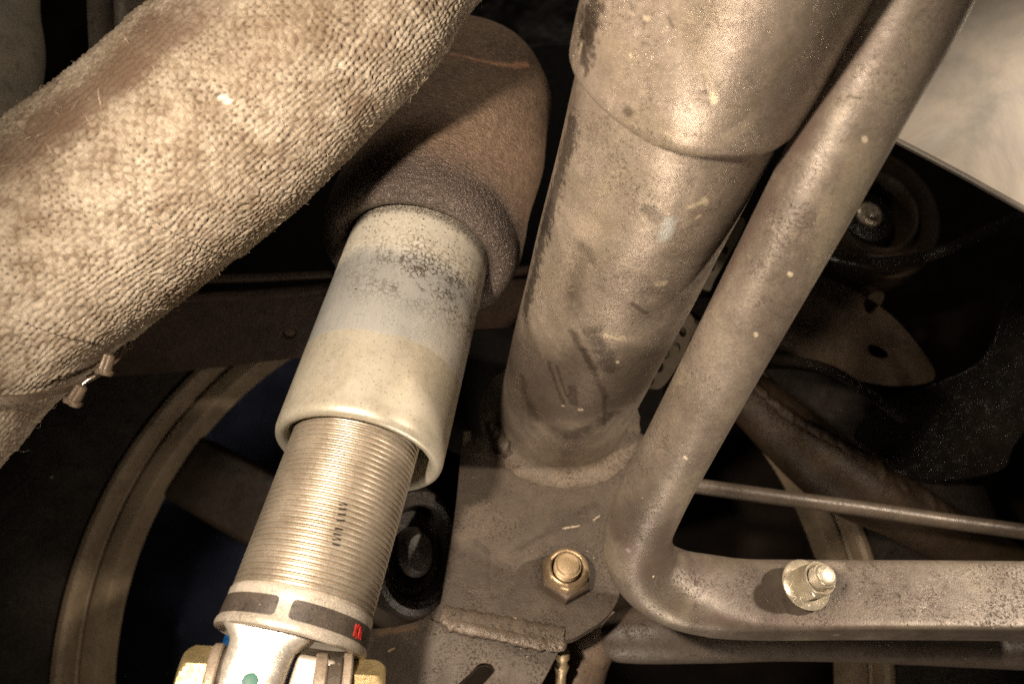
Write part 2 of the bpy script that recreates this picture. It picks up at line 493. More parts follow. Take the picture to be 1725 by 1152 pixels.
# dust boot
def leather(name):
    s = Mat(name, 0, .5)
    z = s.sep()[2]
    v = s.scalev(.55, .55, 1.5)
    wr = s.noise(.55, 5, .62, 1.6, v)
    jn = s.t.nodes.new('ShaderNodeTexNoise'); s.l(s.co, jn.inputs['Vector']); jn.inputs['Scale'].default_value = .35; jn.inputs['Detail'].default_value = 3
    js = s.t.nodes.new('ShaderNodeVectorMath'); js.operation = 'SCALE'; js.inputs['Scale'].default_value = 5; s.l(jn.outputs['Color'], js.inputs[0])
    ja = s.t.nodes.new('ShaderNodeVectorMath'); ja.operation = 'ADD'; s.l(s.co, ja.inputs[0]); s.l(js.outputs[0], ja.inputs[1])
    vo = s.vor(.42, 'DISTANCE_TO_EDGE', vec=s.scalev(.62, .62, 1.5, ja.outputs[0]))
    fine = s.noise(1.6, 4, .7)
    n1 = s.noise(.03, 5, .6, .5)
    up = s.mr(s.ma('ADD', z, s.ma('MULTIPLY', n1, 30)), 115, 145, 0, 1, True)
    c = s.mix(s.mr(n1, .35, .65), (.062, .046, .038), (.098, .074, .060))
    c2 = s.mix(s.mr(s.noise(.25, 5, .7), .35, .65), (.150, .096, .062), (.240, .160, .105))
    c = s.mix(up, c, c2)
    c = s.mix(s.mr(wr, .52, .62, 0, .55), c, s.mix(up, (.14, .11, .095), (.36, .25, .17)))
    c = s.mix(s.mr(vo, .12, .02, 0, .30), c, s.mix(up, (.03, .022, .018), (.075, .042, .026)))
    sp = s.specks(3.4, .3, .3, .8); c = s.mix(s.ma('MULTIPLY', sp, .5), c, (.35, .30, .25))
    h = s.ma('ADD', s.ma('MULTIPLY', wr, 1.2), s.ma('ADD', s.ma('MULTIPLY', s.mr(vo, 0, .25), .28), s.ma('MULTIPLY', fine, .2)))
    return s, c, up, h
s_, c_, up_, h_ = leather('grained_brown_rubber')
bprof = [(118, 28.6), (104, 29.2), (97, 29.8), (93.5, 31.2), (91.5, 33.4), (91.3, 36), (92.6, 38.4), (95.5, 41.0), (100, 42.2), (108, 43), (120, 43.2)] + [(t, 43.2 + min(2.0, (t - 128) * .05) + .3 * math.sin(t * .13)) for t in range(128, 200, 6)]
tops = 200
for k in range(1, 13):
    a = k / 12 * math.pi / 2
    bprof.append((tops + 34 * math.sin(a), max(.2, 45.0 * math.cos(a) ** .8)))
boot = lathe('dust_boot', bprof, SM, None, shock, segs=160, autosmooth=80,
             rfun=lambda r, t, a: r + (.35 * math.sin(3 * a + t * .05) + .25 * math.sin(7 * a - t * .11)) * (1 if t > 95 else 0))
ring = None
arc = [(762, 92), (800, 101), (835, 108), (866, 111), (888, 109)]
for q in range(len(arc) - 1):
    g = s_.seg(hit(boot, *arc[q]), hit(boot, *arc[q + 1]), .6 + .3 * q if q < 5 else 1.5, .9, .5, .4)
    ring = g if ring is None else s_.ma('MAXIMUM', ring, g)
c_ = s_.mix(s_.ma('MULTIPLY', ring, s_.mr(s_.noise(.15, 3), .3, .6, .55, .95)), c_, (.62, .33, .19))
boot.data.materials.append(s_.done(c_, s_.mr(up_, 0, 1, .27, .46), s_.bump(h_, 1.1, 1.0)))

# threaded body : helical thread
def thread_metal(name):
    s = Mat(name, .75)
    n1 = s.noise(.08, 5, .65, .4); n2 = s.noise(.9, 5, .75); n3 = s.noise(1.0, 3, .6, 0, s.scalev(.5, .5, 5))
    c = s.mix(s.mr(n1, .35, .65), (.42, .36, .28), (.62, .55, .45))
    c = s.mix(s.mr(n2, .58, .72, 0, .5), c, (.22, .16, .10))
    c = s.mix(s.mr(n3, .35, .65, 0, .3), c, (.30, .25, .19))
    d = s.specks(4, .36, .16, 1.2); c = s.mix(s.ma('MULTIPLY', d, .9), c, (.05, .035, .02))
    return s, c, n2
THR_P = 1.74; THR_T0, THR_T1 = -49.7, 14.0
segs = 144; per = 11; nt = int((THR_T1 - THR_T0) / THR_P * per)
def thr_r(ph):                    # rounded lands, narrow groove
    ph = ph % 1.0
    g = min(ph, 1 - ph)
    return 21.6 - .95 * math.exp(-(g / .13) ** 2) - .05 * (2 * abs(ph - .5)) ** 2
vs = []
for i in range(nt + 1):
    t = THR_T0 + (THR_T1 - THR_T0) * i / nt
    for j in range(segs):
        a = 2 * math.pi * j / segs
        r = thr_r(t / THR_P - j / segs)
        vs.append((r * math.cos(a), r * math.sin(a), t))
threads = mesh_obj('threaded_body', vs, grid_faces(nt + 1, segs), TM, None, shock, autosmooth=None)
s2, c2, n2_ = thread_metal('worn_thread_steel')
# stamped characters down the threads
for k, (x, y) in enumerate([(578, 849), (577, 857), (576, 866), (574, 876), (571, 890), (569, 899), (567, 908), (566, 917)]):
    p = hit(threads, x - 5, y); q = hit(threads, x + 5, y + 1)
    c2 = s2.mix(s2.ma('MULTIPLY', s2.seg(p, q, .42, .25, .35, 1.5), .9), c2, (.025, .018, .012))
threads.data.materials.append(s2.done(c2, s2.mr(n2_, .3, .7, .30, .5), s2.bump(n2_, .06, .6)))

# base cup
M_cast = dusty('cast_aluminium', (.22, .18, .13), (.42, .37, .30), (.60, .54, .46), (.34, .52), .35, white=.5, dirt=.35, bumpd=.08)
cup_t = -49.7
prof = [(cup_t + 1.5, 20.6), (cup_t + .4, 21.5), (cup_t - .4, 22.0), (cup_t - 2.4, 21.9), (cup_t - 8.3, 22.2), (cup_t - 8.8, 22.6), (cup_t - 10.0, 22.8), (cup_t - 10.8, 22.5), (cup_t - 11.1, 21.6), (cup_t - 11.1, 20), (cup_t - 8, 19), (cup_t - 8, 2)]
lathe('base_cup', prof, TM, M_cast, shock, segs=128)
M_label = dusty('dark_label', (.020, .015, .012), (.045, .035, .028), (.085, .068, .054), (.4, .6), 0, white=1.2, dirt=.6)
def pad(th0, th1, z0, z1, mat, name='label_band', lift=.12, rc=1.3, parent=shock, nseg=40):
    vs = []; nv = 14
    ZR = lambda z: 21.9 + (cup_t - 2.4 - z) / 5.9 * .3 + lift
    for i in range(nseg + 1):
        for j in range(nv + 1):
            u, v = i / nseg, j / nv
            z = z0 + (z1 - z0) * v
            dz = min(z - z0, z1 - z)
            cut = rc - math.sqrt(max(0, rc * rc - max(0, rc - dz) ** 2)) if dz < rc else 0
            ca = cut / 25.0
            th = (th0 + ca) + (th1 - th0 - 2 * ca) * u
            r = ZR(z); vs.append((r * math.cos(th), r * math.sin(th), z))
    n0 = len(vs)
    vs += [(v[0] * .985, v[1] * .985, v[2]) for v in vs]
    fs = []; w1 = nv + 1
    for i in range(nseg):
        for j in range(nv):
            a = i * w1 + j
            fs.append((a, a + w1, a + w1 + 1, a + 1)); fs.append((n0 + a + 1, n0 + a + w1 + 1, n0 + a + w1, n0 + a))
    rim = [i * w1 for i in range(nseg + 1)] + [nseg * w1 + j for j in range(1, w1)] + [i * w1 + nv for i in range(nseg - 1, -1, -1)] + [j for j in range(nv - 1, 0, -1)]
    for q in range(len(rim)):
        a, b = rim[q], rim[(q + 1) % len(rim)]; fs.append((a, n0 + a, n0 + b, b))
    return mesh_obj(name, vs, fs, TM, mat, parent, autosmooth=50)
def ang_at(px, py):               # angle round the cup seen at a photo pixel
    o = bpy.data.objects['base_cup']; p = hit(o, px, py); return math.atan2(p[1], p[0])
aj = ang_at(478, 1022)
g0 = .085
sgn = 1 if ang_at(520, 1030) > aj else -1
zA, zB = cup_t - 8.1, cup_t - 2.7
for (u, v) in ((g0, 1.62), (-g0, -1.5)):
    a, b = aj + sgn * u, aj + sgn * v
    pad(min(a, b), max(a, b), zA, zB, M_label)
# the red mark printed on the right band: a broken pair of letters
M_red = plain('red_print', (.55, .03, .02), .5, 0, .05, 1, .3)
def red_bar(u0, z0, u1, z1, wdt=.5):
    vs = []
    for (u, z) in ((u0, z0), (u1, z1)):
        for s in (-1, 1):
            dx, dz = (u1 - u0), (z1 - z0); L = math.hypot(dx, dz); nx, nz = -dz / L, dx / L
            uu, zz = u + s * nx * wdt / 2, z + s * nz * wdt / 2
            for rr in (.1, .3):
                th = ar + sgn * uu / 25.6; r = 21.9 + (cup_t - 2.4 - (zA + zz)) / 5.9 * .3 + rr
                vs.append((r * math.cos(th), r * math.sin(th), zA + zz))
    return vs, [(1, 3, 7, 5), (0, 4, 6, 2), (0, 1, 5, 4), (2, 6, 7, 3), (0, 2, 3, 1), (4, 5, 7, 6)]
ar = ang_at(598, 1060)
VV, FF = [], []
for bar in ((0, .9, 0, 4.2, .8), (0, 2.6, 1.5, 4.2, .7), (0, 2.6, 1.6, .9, .7), (2.3, 4.2, 2.8, .9, .7), (2.8, .9, 3.5, 3.2, .6), (3.5, 3.2, 4.1, .9, .6)):
    v_, f_ = red_bar(bar[0], bar[1], bar[2], bar[3], bar[4]); b0 = len(VV)
    VV += v_; FF += [tuple(q + b0 for q in f) for f in f_]
mesh_obj('printed_mark', VV, FF, TM, M_red, shock, smooth=False)

# fork stem below the cup (cast lug), built in plane facing the camera along the damper
cupc = A1 + U1 * (cup_t - 14)
stemn = Vector((0.10, 0.30, -1.0)); stemn = (stemn - U1 * stemn.dot(U1)).normalized()
SP = Plane(cupc + stemn * 19.5, stemn)
M_stem = dusty('bright_cast_lug', (.30, .26, .20), (.52, .48, .42), (.66, .62, .55), (.28, .45), .55, white=.25, dirt=.2, bumpd=.06)
stem_rows = []
lat = U1.cross(stemn).normalized()
if lat.x < 0: lat = -lat
for (dt, hw) in ((-9, 13.5), (-11.4, 12.2), (-13.4, 10.2), (-17, 8.8), (-32, 8.8), (-42, 10.0), (-56, 11)):
    stem_rows.append((A1 + U1 * (cup_t + dt) - lat * 5.2 + stemn * 10.0, hw, 6.5, 4))
stem = sweep('fork_lug', stem_rows, M_stem, shock, nref=stemn, segs=48)
plate('inner_lug', Plane(cupc + stemn * 9, stemn), [(500, 1098, 'c'), (568, 1112, 'c'), (545, 1200, 'c'), (470, 1200, 'c')], 6, M_cast, shock, bevel=1.2, sub=1)
M_green = plain('green_paint', (.02, .16, .11), .5)
pg = hit(stem, 421, 1147)
lathe('paint_dot', [(0, 2.2), (.35, 2.1), (.5, 1.2), (.55, .05)], WM[stem.name] @ Matrix.Translation(pg * .001) @ (WM[stem.name].to_3x3().inverted() @ dirw(stemn)).to_track_quat('Z', 'Y').to_matrix().to_4x4(), M_green, shock, segs=24)

# cross bolt through the lug: axis runs left to right across the picture
M_zinc = dusty('yellow_zinc', (.12, .08, .04), (.33, .25, .12), (.52, .42, .22), (.3, .5), .6, white=.4, dirt=.45, bumpd=.1)
M_wash = dusty('dusty_steel_washer', (.14, .10, .07), (.33, .26, .19), (.48, .40, .32), (.4, .6), .3, white=.4, dirt=.4)
M_rubber = dusty('dark_bush', (.03, .022, .016), (.07, .055, .042), (.12, .095, .07), (.5, .7), 0, white=.8)
ca, cb = P(330, 1158, 196), P(632, 1172, 206)
CU = (cb - ca).normalized()
def hexprof(name, R, h, m, mat, parent, cone=.5, segs=72, top=True, inner=None, rmul=1.0):
    """hexagon of across-flats 2R*cos30, chamfered at the top"""
    rh = lambda a: R * math.cos(math.pi / 6) / math.cos((a % (math.pi / 3)) - math.pi / 6)
    zs = [(0, 1e9), (h * .55, 1e9)] + [(h * (.55 + .45 * k / 8), R * (1.03 - (.17 * (k / 8) ** 2 + .02 * k / 8))) for k in range(1, 9)]
    vs = []
    for z, lim in zs:
        for j in range(segs):
            a = 2 * math.pi * j / segs; r = min(rh(a), lim); vs.append((r * math.cos(a), r * math.sin(a), z))
    fs = grid_faces(len(zs), segs); n = len(zs)
    if inner:
        for j in range(segs):
            a = 2 * math.pi * j / segs; vs.append((inner * math.cos(a), inner * math.sin(a), h))
        fs += [((n - 1) * segs + j, (n - 1) * segs + (j + 1) % segs, n * segs + (j + 1) % segs, n * segs + j) for j in range(segs)]
    else:
        fs.append(tuple((n - 1) * segs + j for j in range(segs)))
    fs.append(tuple(reversed(range(segs))))
    return mesh_obj(name, vs, fs, m, mat, parent, autosmooth=25)
def along(s, d=1):
    return frame(ca + CU * s, CU * d, (0, 0, 1))
LC = (cb - ca).length
hexprof('bolt_head', 10.8, 7, along(2.5, -1), M_zinc, shock)
def ringp(name, s0, s1, r, mat, ri=4):
    return lathe(name, [(0, ri), (0, r - .5), (.5, r), (s1 - s0 - .5, r), (s1 - s0, r - .5), (s1 - s0, ri)], along(s0), mat, shock, segs=64)
ringp('washer', 2.6, 5.6, 11.6, M_wash)
ringp('spacer', 5.7, 10.6, 11.0, M_rubber)
ringp('washer', 10.7, 13.6, 11.4, M_wash)
ringp('washer', 30.8, 34.4, 10.6, M_wash)
ringp('spacer', 34.5, 38.6, 10.0, M_rubber)
ringp('washer', 38.7, 41.2, 11.6, M_wash)
hexprof('bolt_nut', 9.6, 9.5, along(41.3, 1), M_zinc, shock)

# ------------------------------------------------------------------ bracket with welded tube
TP0 = PL.at(943, 702); TU = Vector((0.115, .70, -.705)).normalized()
# aim the tube axis at its upper centre
top_c = P(1192, 40, 184); TU = (top_c - TP0).normalized()
BM = frame(PL.at(900, 900), PN)
br = empty('suspension_bracket', BM, label='dusty brown steel bracket plate with a thick round tube welded to it', cat='bracket')
WM[br.name] = BM
TBM = frame(TP0, TU, (1, 0, 0))
def zprof(r, t0, t1, n): return [(t0 + (t1 - t0) * i / n, r) for i in range(n + 1)]
R_T = 30.4
prof = []
for t, r in zprof(R_T, -6, 200, 60):
    fl = 4.2 * math.exp(-max(0, t - 1) / 4.5) if t < 30 else 0
    prof.append((t, r + fl * 0))
main = lathe('strut_tube', prof, TBM, None, br, segs=128, rfun=lambda r, t, a: r * (1 + .006 * math.sin(2 * a + t * .03)) + .12 * math.sin(5 * a + t * .1))
BV.clear()
h = lambda x, y: hit(main, x, y)
D_ = (.032, .022, .016); CR = (.68, .58, .40); LT = (.50, .42, .33)
DD = (.018, .012, .009)
marks = [
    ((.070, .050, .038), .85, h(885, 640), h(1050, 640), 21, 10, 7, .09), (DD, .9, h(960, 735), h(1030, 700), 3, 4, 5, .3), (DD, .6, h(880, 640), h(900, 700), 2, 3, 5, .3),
    (D_, .85, h(965, 560), h(1000, 620), 1.6, 1.4, 1.6, .35), (D_, .9, h(1000, 560), h(1030, 620), 3.0, 2.6, 3.2, .22),
    (D_, .85, h(985, 590), h(1022, 670), 1.3, 1.1, 1.2, .4), (D_, .9, h(1018, 668), h(1018, 715), .9, .8, .6, .5),
    (D_, .8, h(925, 612), h(950, 680), .9, .9, .8, .5), (D_, .8, h(938, 616), h(955, 668), .6, .6, .6, .6), (D_, .95, h(965, 655), h(966, 678), 2.0, 1.2, 1.6, .4),
    (D_, .8, h(1065, 512), h(1090, 528), .8, .7, .5, .5), (D_, .75, h(1095, 355), h(1106, 368), 2.0, 1.8, 1.2, .4),
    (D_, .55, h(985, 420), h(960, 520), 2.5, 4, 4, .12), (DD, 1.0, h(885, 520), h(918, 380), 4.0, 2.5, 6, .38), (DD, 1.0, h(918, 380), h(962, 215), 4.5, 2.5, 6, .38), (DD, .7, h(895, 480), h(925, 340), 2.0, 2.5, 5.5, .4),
    (D_, .6, h(940, 725), h(1000, 735), 4, 5, 4, .2), (D_, .45, h(900, 690), h(1010, 690), 8, 8, 5, .12), (D_, .5, h(975, 600), h(960, 640), 6, 8, 5, .1),
    (CR, .9, h(1162, 350), h(1188, 338), .8, .5, .9, .7), (CR, .8, h(1186, 335), h(1190, 344), .7, .4, .5, .7),
    ((.55, .60, .58), .7, h(1128, 375), h(1120, 400), 1.6, 1.8, 1.0, .4), (CR, .9, h(1174, 367), h(1178, 364), .5, .3, .3, 1), (CR, .8, h(977, 690), h(979, 690), .9, .3, .3, 1),
    (CR, .8, h(1040, 609), h(1041, 611), .6, .2, .2, 1), (CR, .6, h(1110, 478), h(1118, 476), 1.3, .6, 1.2, .6), (CR, .6, h(1020, 565), h(1050, 572), 1.2, .6, 2.2, .8),
    (LT, .5, h(1150, 370), h(1180, 290), 1.0, 1.5, 1.0, .4),
]
main.data.materials.append(dusty('grimy_brown_steel', (.050, .036, .027), (.18, .145, .115), (.36, .30, .24), (.30, .46), .5, marks=marks, white=1.0, dirt=.5, big=.022, bumpd=.14, tint=(.24, .20, .15)))
# sleeve slipped over the upper tube
R_S = 33.6
axs = []
for t, r in [(183, R_T + .15), (182.5, R_T + .9), (183.2, R_T + 2.0), (185.2, R_S - .2), (187.5, R_S), (194, R_S + .1)] + [(t, R_S + .1) for t in range(200, 276, 6)]:
    axs.append((t, r))
sleeve = lathe('tube_sleeve', axs, TBM, None, br, segs=160, rfun=lambda r, t, a: r + .12 * math.sin(3 * a + 1) + .08 * math.sin(9 * a + t * .2),
               zfun=lambda r, t, a: t + (1.0 * math.sin(a * 2 + .6) + .6 * math.sin(5 * a + 2)) * max(0, 1 - (t - 182) / 12))
h = lambda x, y: hit(sleeve, x, y)
marks = [
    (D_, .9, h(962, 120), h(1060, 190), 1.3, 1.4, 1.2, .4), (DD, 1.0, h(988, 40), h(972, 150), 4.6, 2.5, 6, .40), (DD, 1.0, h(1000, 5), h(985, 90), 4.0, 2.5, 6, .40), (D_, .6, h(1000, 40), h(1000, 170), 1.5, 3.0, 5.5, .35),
    (CR, .9, h(1201, 160), h(1202, 172), .85, .3, .5, .8), (CR, .9, h(963, 75), h(966, 62), .3, .2, .2, 1), (CR, .8, h(976, 90), h(980, 75), .3, .2, .2, 1), (CR, .8, h(1062, 94), h(1063, 96), .4, .2, .2, 1),
    (CR, .8, h(1086, 30), h(1092, 32), .5, .2, .3, 1), (CR, .8, h(1164, 178), h(1165, 179), .45, .2, .2, 1), (CR, .5, h(1150, 258), h(1180, 262), 1.0, .9, 2.4, .8), (CR, .4, h(1080, 232), h(1130, 250), .5, .8, 2.4, .9),
    ((.05, .035, .025), .7, h(1125, 28), h(1135, 48), .35, .25, .2, 1), (CR, .3, h(1215, 245), h(1262, 205), 1.0, 2.5, 3.2, .5),
]
sleeve.data.materials.append(dusty('grimy_sleeve_steel', (.065, .047, .036), (.22, .178, .142), (.42, .35, .285), (.28, .44), .55, marks=marks, white=.9, dirt=.4, big=.02, bumpd=.14, tint=(.27, .22, .155)))

# plates
PTK = 5.0
M_plate = None
outline = [(777, 752, 'c'), (800, 738), (822, 733), (850, 742), (950, 700), (1060, 722), (1110, 760), (1095, 850), (1060, 940), (1046, 985), (1040, 1012), (1020, 1040), (988, 1062), (957, 1076), (905, 1074), (840, 1062), (790, 1052), (745, 1048), (728, 1038), (742, 1015), (757, 930), (768, 850)]
upper = plate('face_plate', PL, outline, PTK, bpy.data.materials.new('tmp'), br, bevel=.7)
def hp(px, py): 
    return (WM[upper.name].inverted() @ wp(PL.at(px, py))) * 1000
marks = [
    (DD, .55, hp(952, 968), hp(958, 966), 13, 3, 2.5, .35),  # dark ring round the nut: shade of a recess painted on
    (D_, .8, hp(1000, 850), hp(925, 895), 1.8, 1.7, 2.6, .25), (D_, .75, hp(925, 895), hp(875, 925), 1.0, 1.0, 1.2, .35), (D_, .6, hp(960, 885), hp(1010, 870), 1.4, 1.6, 2.2, .35),
    (D_, .75, hp(802, 912), hp(822, 930), 1.4, .7, .5, .4), (D_, .55, hp(822, 930), hp(822, 990), .9, .7, .5, .4), (D_, .4, hp(845, 960), hp(825, 975), .5, .5, .4, .4),
    (D_, .55, hp(915, 950), hp(920, 980), 2.5, 3.5, 2, .3), (D_, .5, hp(900, 812), hp(1010, 812), .25, .4, .6, .5), (D_, .8, hp(930, 812), hp(1005, 822), .18, .25, .7, .3),
    (CR, .7, hp(948, 890), hp(975, 885), .25, .3, .6, 1.0), (CR, .6, hp(860, 1040), hp(875, 1044), .4, .3, .6, 1), (CR, .6, hp(1000, 876), hp(1010, 868), .3, .3, .6, 1.0),
    ((.32, .26, .16), .6, hp(800, 765), hp(835, 774), .22, .15, .3, .6), (D_, .6, hp(858, 815), hp(860, 817), .8, .5, .3, .5), (D_, .45, hp(1010, 995), hp(990, 1010), 3, 3, 3, .3), ((.22, .15, .07), .45, hp(860, 1050), hp(770, 1035), 1.6, 2.2, 1.6, .4),
]
M_plate = dusty('dusty_bracket_steel', (.045, .031, .021), (.048, .036, .026), (.082, .062, .045), (.42, .62), .05, marks=marks, white=.9, dirt=.45, big=.03, bumpd=.22, grit=1.5)
upper.data.materials[0] = M_plate
# side flange of the bracket going away on the left
fl0, fl1 = PL.at(779, 756), PL.at(738, 1034)
fn = Vector((-.93, .12, -.35)).normalized()
Mfl = dusty('flange_steel', (.04, .028, .02), (.10, .075, .052), (.15, .115, .08), (.45, .65), white=.6, bumpd=.2)
def box_from(name, corners, mat, parent, bevel=.5):
    """8 corners in camera-frame mm: front quad then back quad"""
    org = sum((Vector(c) for c in corners), Vector()) / 8
    m = frame(org, PN); mi = m.inverted()
    lv = [(mi @ wp(c)) * 1000 for c in corners]
    o = mesh_obj(name, lv, [(0, 1, 2, 3), (7, 6, 5, 4), (0, 4, 5, 1), (1, 5, 6, 2), (2, 6, 7, 3), (3, 7, 4, 0)], m, mat, parent, smooth=False)
    bm = bmesh.new(); bm.from_mesh(o.data); bmesh.ops.recalc_face_normals(bm, faces=bm.faces[:]); bm.to_mesh(o.data); bm.free()
    if bevel:
        bv = o.modifiers.new('bevel', 'BEVEL'); bv.width = bevel * .001; bv.segments = 3
    return o
bk = -PN * 34; rt = Vector((5, 0, 0)); dn = -PN * (PTK + .1)
box_from('side_flange', [fl0 + dn, fl0 + dn + rt, fl1 + dn + rt, fl1 + dn, fl0 + dn + bk, fl0 + dn + bk + rt, fl1 + dn + bk + rt, fl1 + dn + bk], Mfl, br)
# small upright tab behind the top corner
PT = Plane(PL.p0 - PN * 9, (0.05, .1, -1))
tb = PL.at(789, 735) - PN * 10
M_tab = plain('pale_tab', (.30, .26, .21), .45, .2)
box_from('upright_tab', [tb + Vector(q) for q in ((-2.6, -3, 0), (1.6, -3, 0), (1.2, 8, 0), (-2.3, 8, 0), (-2.6, -3, 6), (1.6, -3, 6), (1.2, 8, 6), (-2.3, 8, 6))], M_tab, br)
# ragged weld spatter stub at the top edge
sp0 = [PL.at(x, y) - PN * 1 + PN * z for x, y, z in ((820, 714, 2), (828, 724, 4), (838, 736, 4), (846, 752, 3), (858, 768, 1))]
tube('weld_spatter', sp0, [.9, 1.7, 3.0, 4.2, 2.5], M_plate, br, sub=6, segs=20, rnoise=lambda i, a: 1 + .18 * math.sin(i * 1.3 + a * 3) + .1 * math.sin(a * 5 + i))
# fillet weld round the foot of the tube
vs = []; ns = 200; nr = 14
for i in range(nr + 1):
    u = i / nr
    for j in range(ns):
        a = 2 * math.pi * j / ns
        lump = .5 * math.sin(a * 23) + .35 * math.sin(a * 41 + 1) + .5 * math.sin(a * 5)
        ang = u * math.pi / 2
        rr = R_T - .3 + (8.6 + lump * .45) * (1 - math.sin(ang)) ; zz = (6.4 + lump * .35) * (1 - math.cos(ang))
        q = Vector((rr * math.cos(a), rr * math.sin(a), 0))
        # foot follows the plate plane
        ptw = wp(TP0) + (TBM.to_3x3() @ q) * .001
        axis = dirw(TU); nn = dirw(PN)
        k = (wp(PL.p0) - ptw).dot(nn) / axis.dot(nn)
        ptw = ptw + axis * (k + zz * .001)
        vs.append((TBM.inverted() @ ptw) * 1000)
weldring = mesh_obj('weld_collar', vs, grid_faces(nr + 1, ns, flip=True), TBM, None, br, autosmooth=None)
Mw = dusty('weld_steel', (.035, .025, .017), (.075, .056, .040), (.13, .10, .072), (.38, .55), .1, white=1.0, dirt=.5, bumpd=.35, grit=2)
weldring.data.materials.append(Mw)

# lower arm plate, welded under the face plate, nearer the viewer at its bottom
LN = Vector((0.06, 0.60, -0.80)).normalized()
PL2 = Plane(PL.at(850, 1075) - PN * 1.5, LN)
outline2 = [(600, 1080, 'c'), (622, 1058, 'c'), (652, 1056), (700, 1046), (728, 1030), (748, 1012), (775, 1024), (850, 1045), (955, 1066, 'c'), (944, 1090, 'c'), (935, 1110), (905, 1165, 'c'), (890, 1210, 'c'), (590, 1230, 'c')]
slot = [(832, 1126), (826, 1138), (780, 1185), (760, 1200), (742, 1196), (745, 1178), (790, 1136), (806, 1119), (822, 1117)]
lower = plate('arm_plate', PL2, outline2, PTK, bpy.data.materials.new('tmp2'), br, holes=[slot], bevel=.7)
def hp2(px, py): return (WM[lower.name].inverted() @ wp(PL2.at(px, py))) * 1000
marks = [(D_, .85, hp2(650, 1085), hp2(680, 1110), 5, 4, 5, .3), (D_, .6, hp2(700, 1130), hp2(740, 1140), 3, 4, 3, .3), ((.4, .3, .15), .9, hp2(655, 1096), hp2(664, 1091), .35, .25, .3, 1), ((.22, .13, .05), .6, hp2(640, 1066), hp2(700, 1056), .8, 1.5, 1.5, .4)]
lower.data.materials[0] = dusty('dusty_arm_steel', (.045, .031, .021), (.048, .036, .026), (.078, .059, .043), (.42, .62), .05, marks=marks, white=.9, dirt=.4, big=.03, bumpd=.22, grit=1.5)
# weld bead
wl = [(742, 1042), (762, 1050), (800, 1060), (840, 1068), (880, 1078), (915, 1084), (944, 1084), (950, 1078)]
rows = [(PL.at(x, y) - PN * .1, 2.5 if 0 < i < 7 else .8, 1.1 if 0 < i < 7 else .6, 2) for i, (x, y) in enumerate(wl)]
wrn = np.random.RandomState(5).rand(400)
def wn(i, a):
    q = i / 5.5; k = int(q); f = q - k; f = f * f * (3 - 2 * f)
    return .8 + .5 * (wrn[k] * (1 - f) + wrn[k + 1] * f) + .10 * math.sin(a * 2 + wrn[k] * 6) + .06 * math.sin(i * .9 + a * 3)
M_bead = dusty('weld_bead_steel', (.05, .036, .026), (.10, .076, .056), (.17, .135, .105), (.28, .42), .2, white=1.2, dirt=.4, bumpd=.25, grit=1.5)
sweep('weld_bead', rows, M_bead, br, sub=16, segs=24, nref=PN, rnoise=wn)
wl2 = [(745, 1032), (790, 1040), (850, 1050), (900, 1060), (950, 1068)]
rows = [(PL.at(x, y) + PN * .0, 3.0, 1.2, 2) for x, y in wl2]
sweep('weld_bead', rows, Mw, br, sub=16, segs=24, nref=PN, rnoise=lambda i, a: 1 + .1 * math.sin(i * .8) + .08 * math.sin(i * 2.1 + a * 3))

# lock nut on the bracket
NM = frame(PL.at(950, 976) + PN * .05, PN, (0.5, 0, 0))
NM = NM @ Matrix.Rotation(math.radians(30), 4, 'Z')
nut = empty('lock_nut', NM, label='brown hexagonal lock nut on the bracket plate with a brass coloured bolt end', cat='nut'); WM[nut.name] = NM
M_nut = dusty('dusty_brown_nut', (.05, .034, .024), (.11, .078, .054), (.17, .125, .09), (.34, .52), .2, white=.8, dirt=.4, bumpd=.12)
M_nutc = dusty('worn_gold_collar', (.10, .065, .03), (.24, .17, .10), (.40, .30, .18), (.26, .42), .55, white=.5, dirt=.4, bumpd=.1)
M_brass = dusty('golden_bolt_end', (.18, .10, .045), (.36, .26, .15), (.48, .36, .22), (.34, .5), .3, white=.2, dirt=.3, bumpd=.12)
NR = 10.6
hexprof('nut_body', NR, 8.2, NM, M_nut, nut, segs=96, inner=8.4)
crimp = lambda r, t, a: r + (.18 * max(0, math.cos(6 * a)) ** 6 if t > 9 else 0)
lathe('nut_collar', [(8.2, 8.9), (9.6, 8.75), (10.8, 8.45), (11.7, 7.7), (12.0, 7.0), (11.8, 6.4), (10.9, 6.0), (9.5, 5.95)], NM, M_nutc, nut, segs=96, rfun=crimp)
bp = [(6, 4.7)]
for k in range(3):
    z = 9.7 + k * 1.4; bp += [(z, 4.7), (z + .35, 5.3), (z + .65, 5.3), (z + 1.0, 4.65)]
bp += [(14.2, 4.6), (14.8, 4.2), (14.95, 3.9), (15.0, .05)]
lathe('bolt_end', bp, NM, M_brass, nut, segs=64)

# ------------------------------------------------------------------ anti-roll bar
bar_rows = []
for px, py, d, a, b, s in ((1600, -160, 155, 12, 12, 2), (1542, 0, 167, 12, 12, 2), (1452, 170, 181, 12, 12, 2), (1352, 360, 196, 12, 12, 2), (1245, 560, 213, 11.6, 11.6, 2), (1160, 720, 229, 11.4, 11.4, 2),
                           (1098, 840, 243, 11.5, 11.5, 2), (1074, 905, 250, 12, 11.6, 2), (1090, 958, 254, 13.2, 11.5, 2), (1135, 988, 255, 14, 10.5, 2.2), (1190, 1001, 255, 14.0, 8.5, 3.2), (1255, 1008, 255, 13.2, 6.8, 6),
                           (1340, 1009, 255, 12.8, 6.3, 10), (1460, 1009, 255, 12.6, 6.3, 11), (1640, 1010, 255, 12.6, 6.3, 11), (1900, 1013, 255, 12.6, 6.3, 11)):
    bar_rows.append((P(px, py, d), a, b, s))
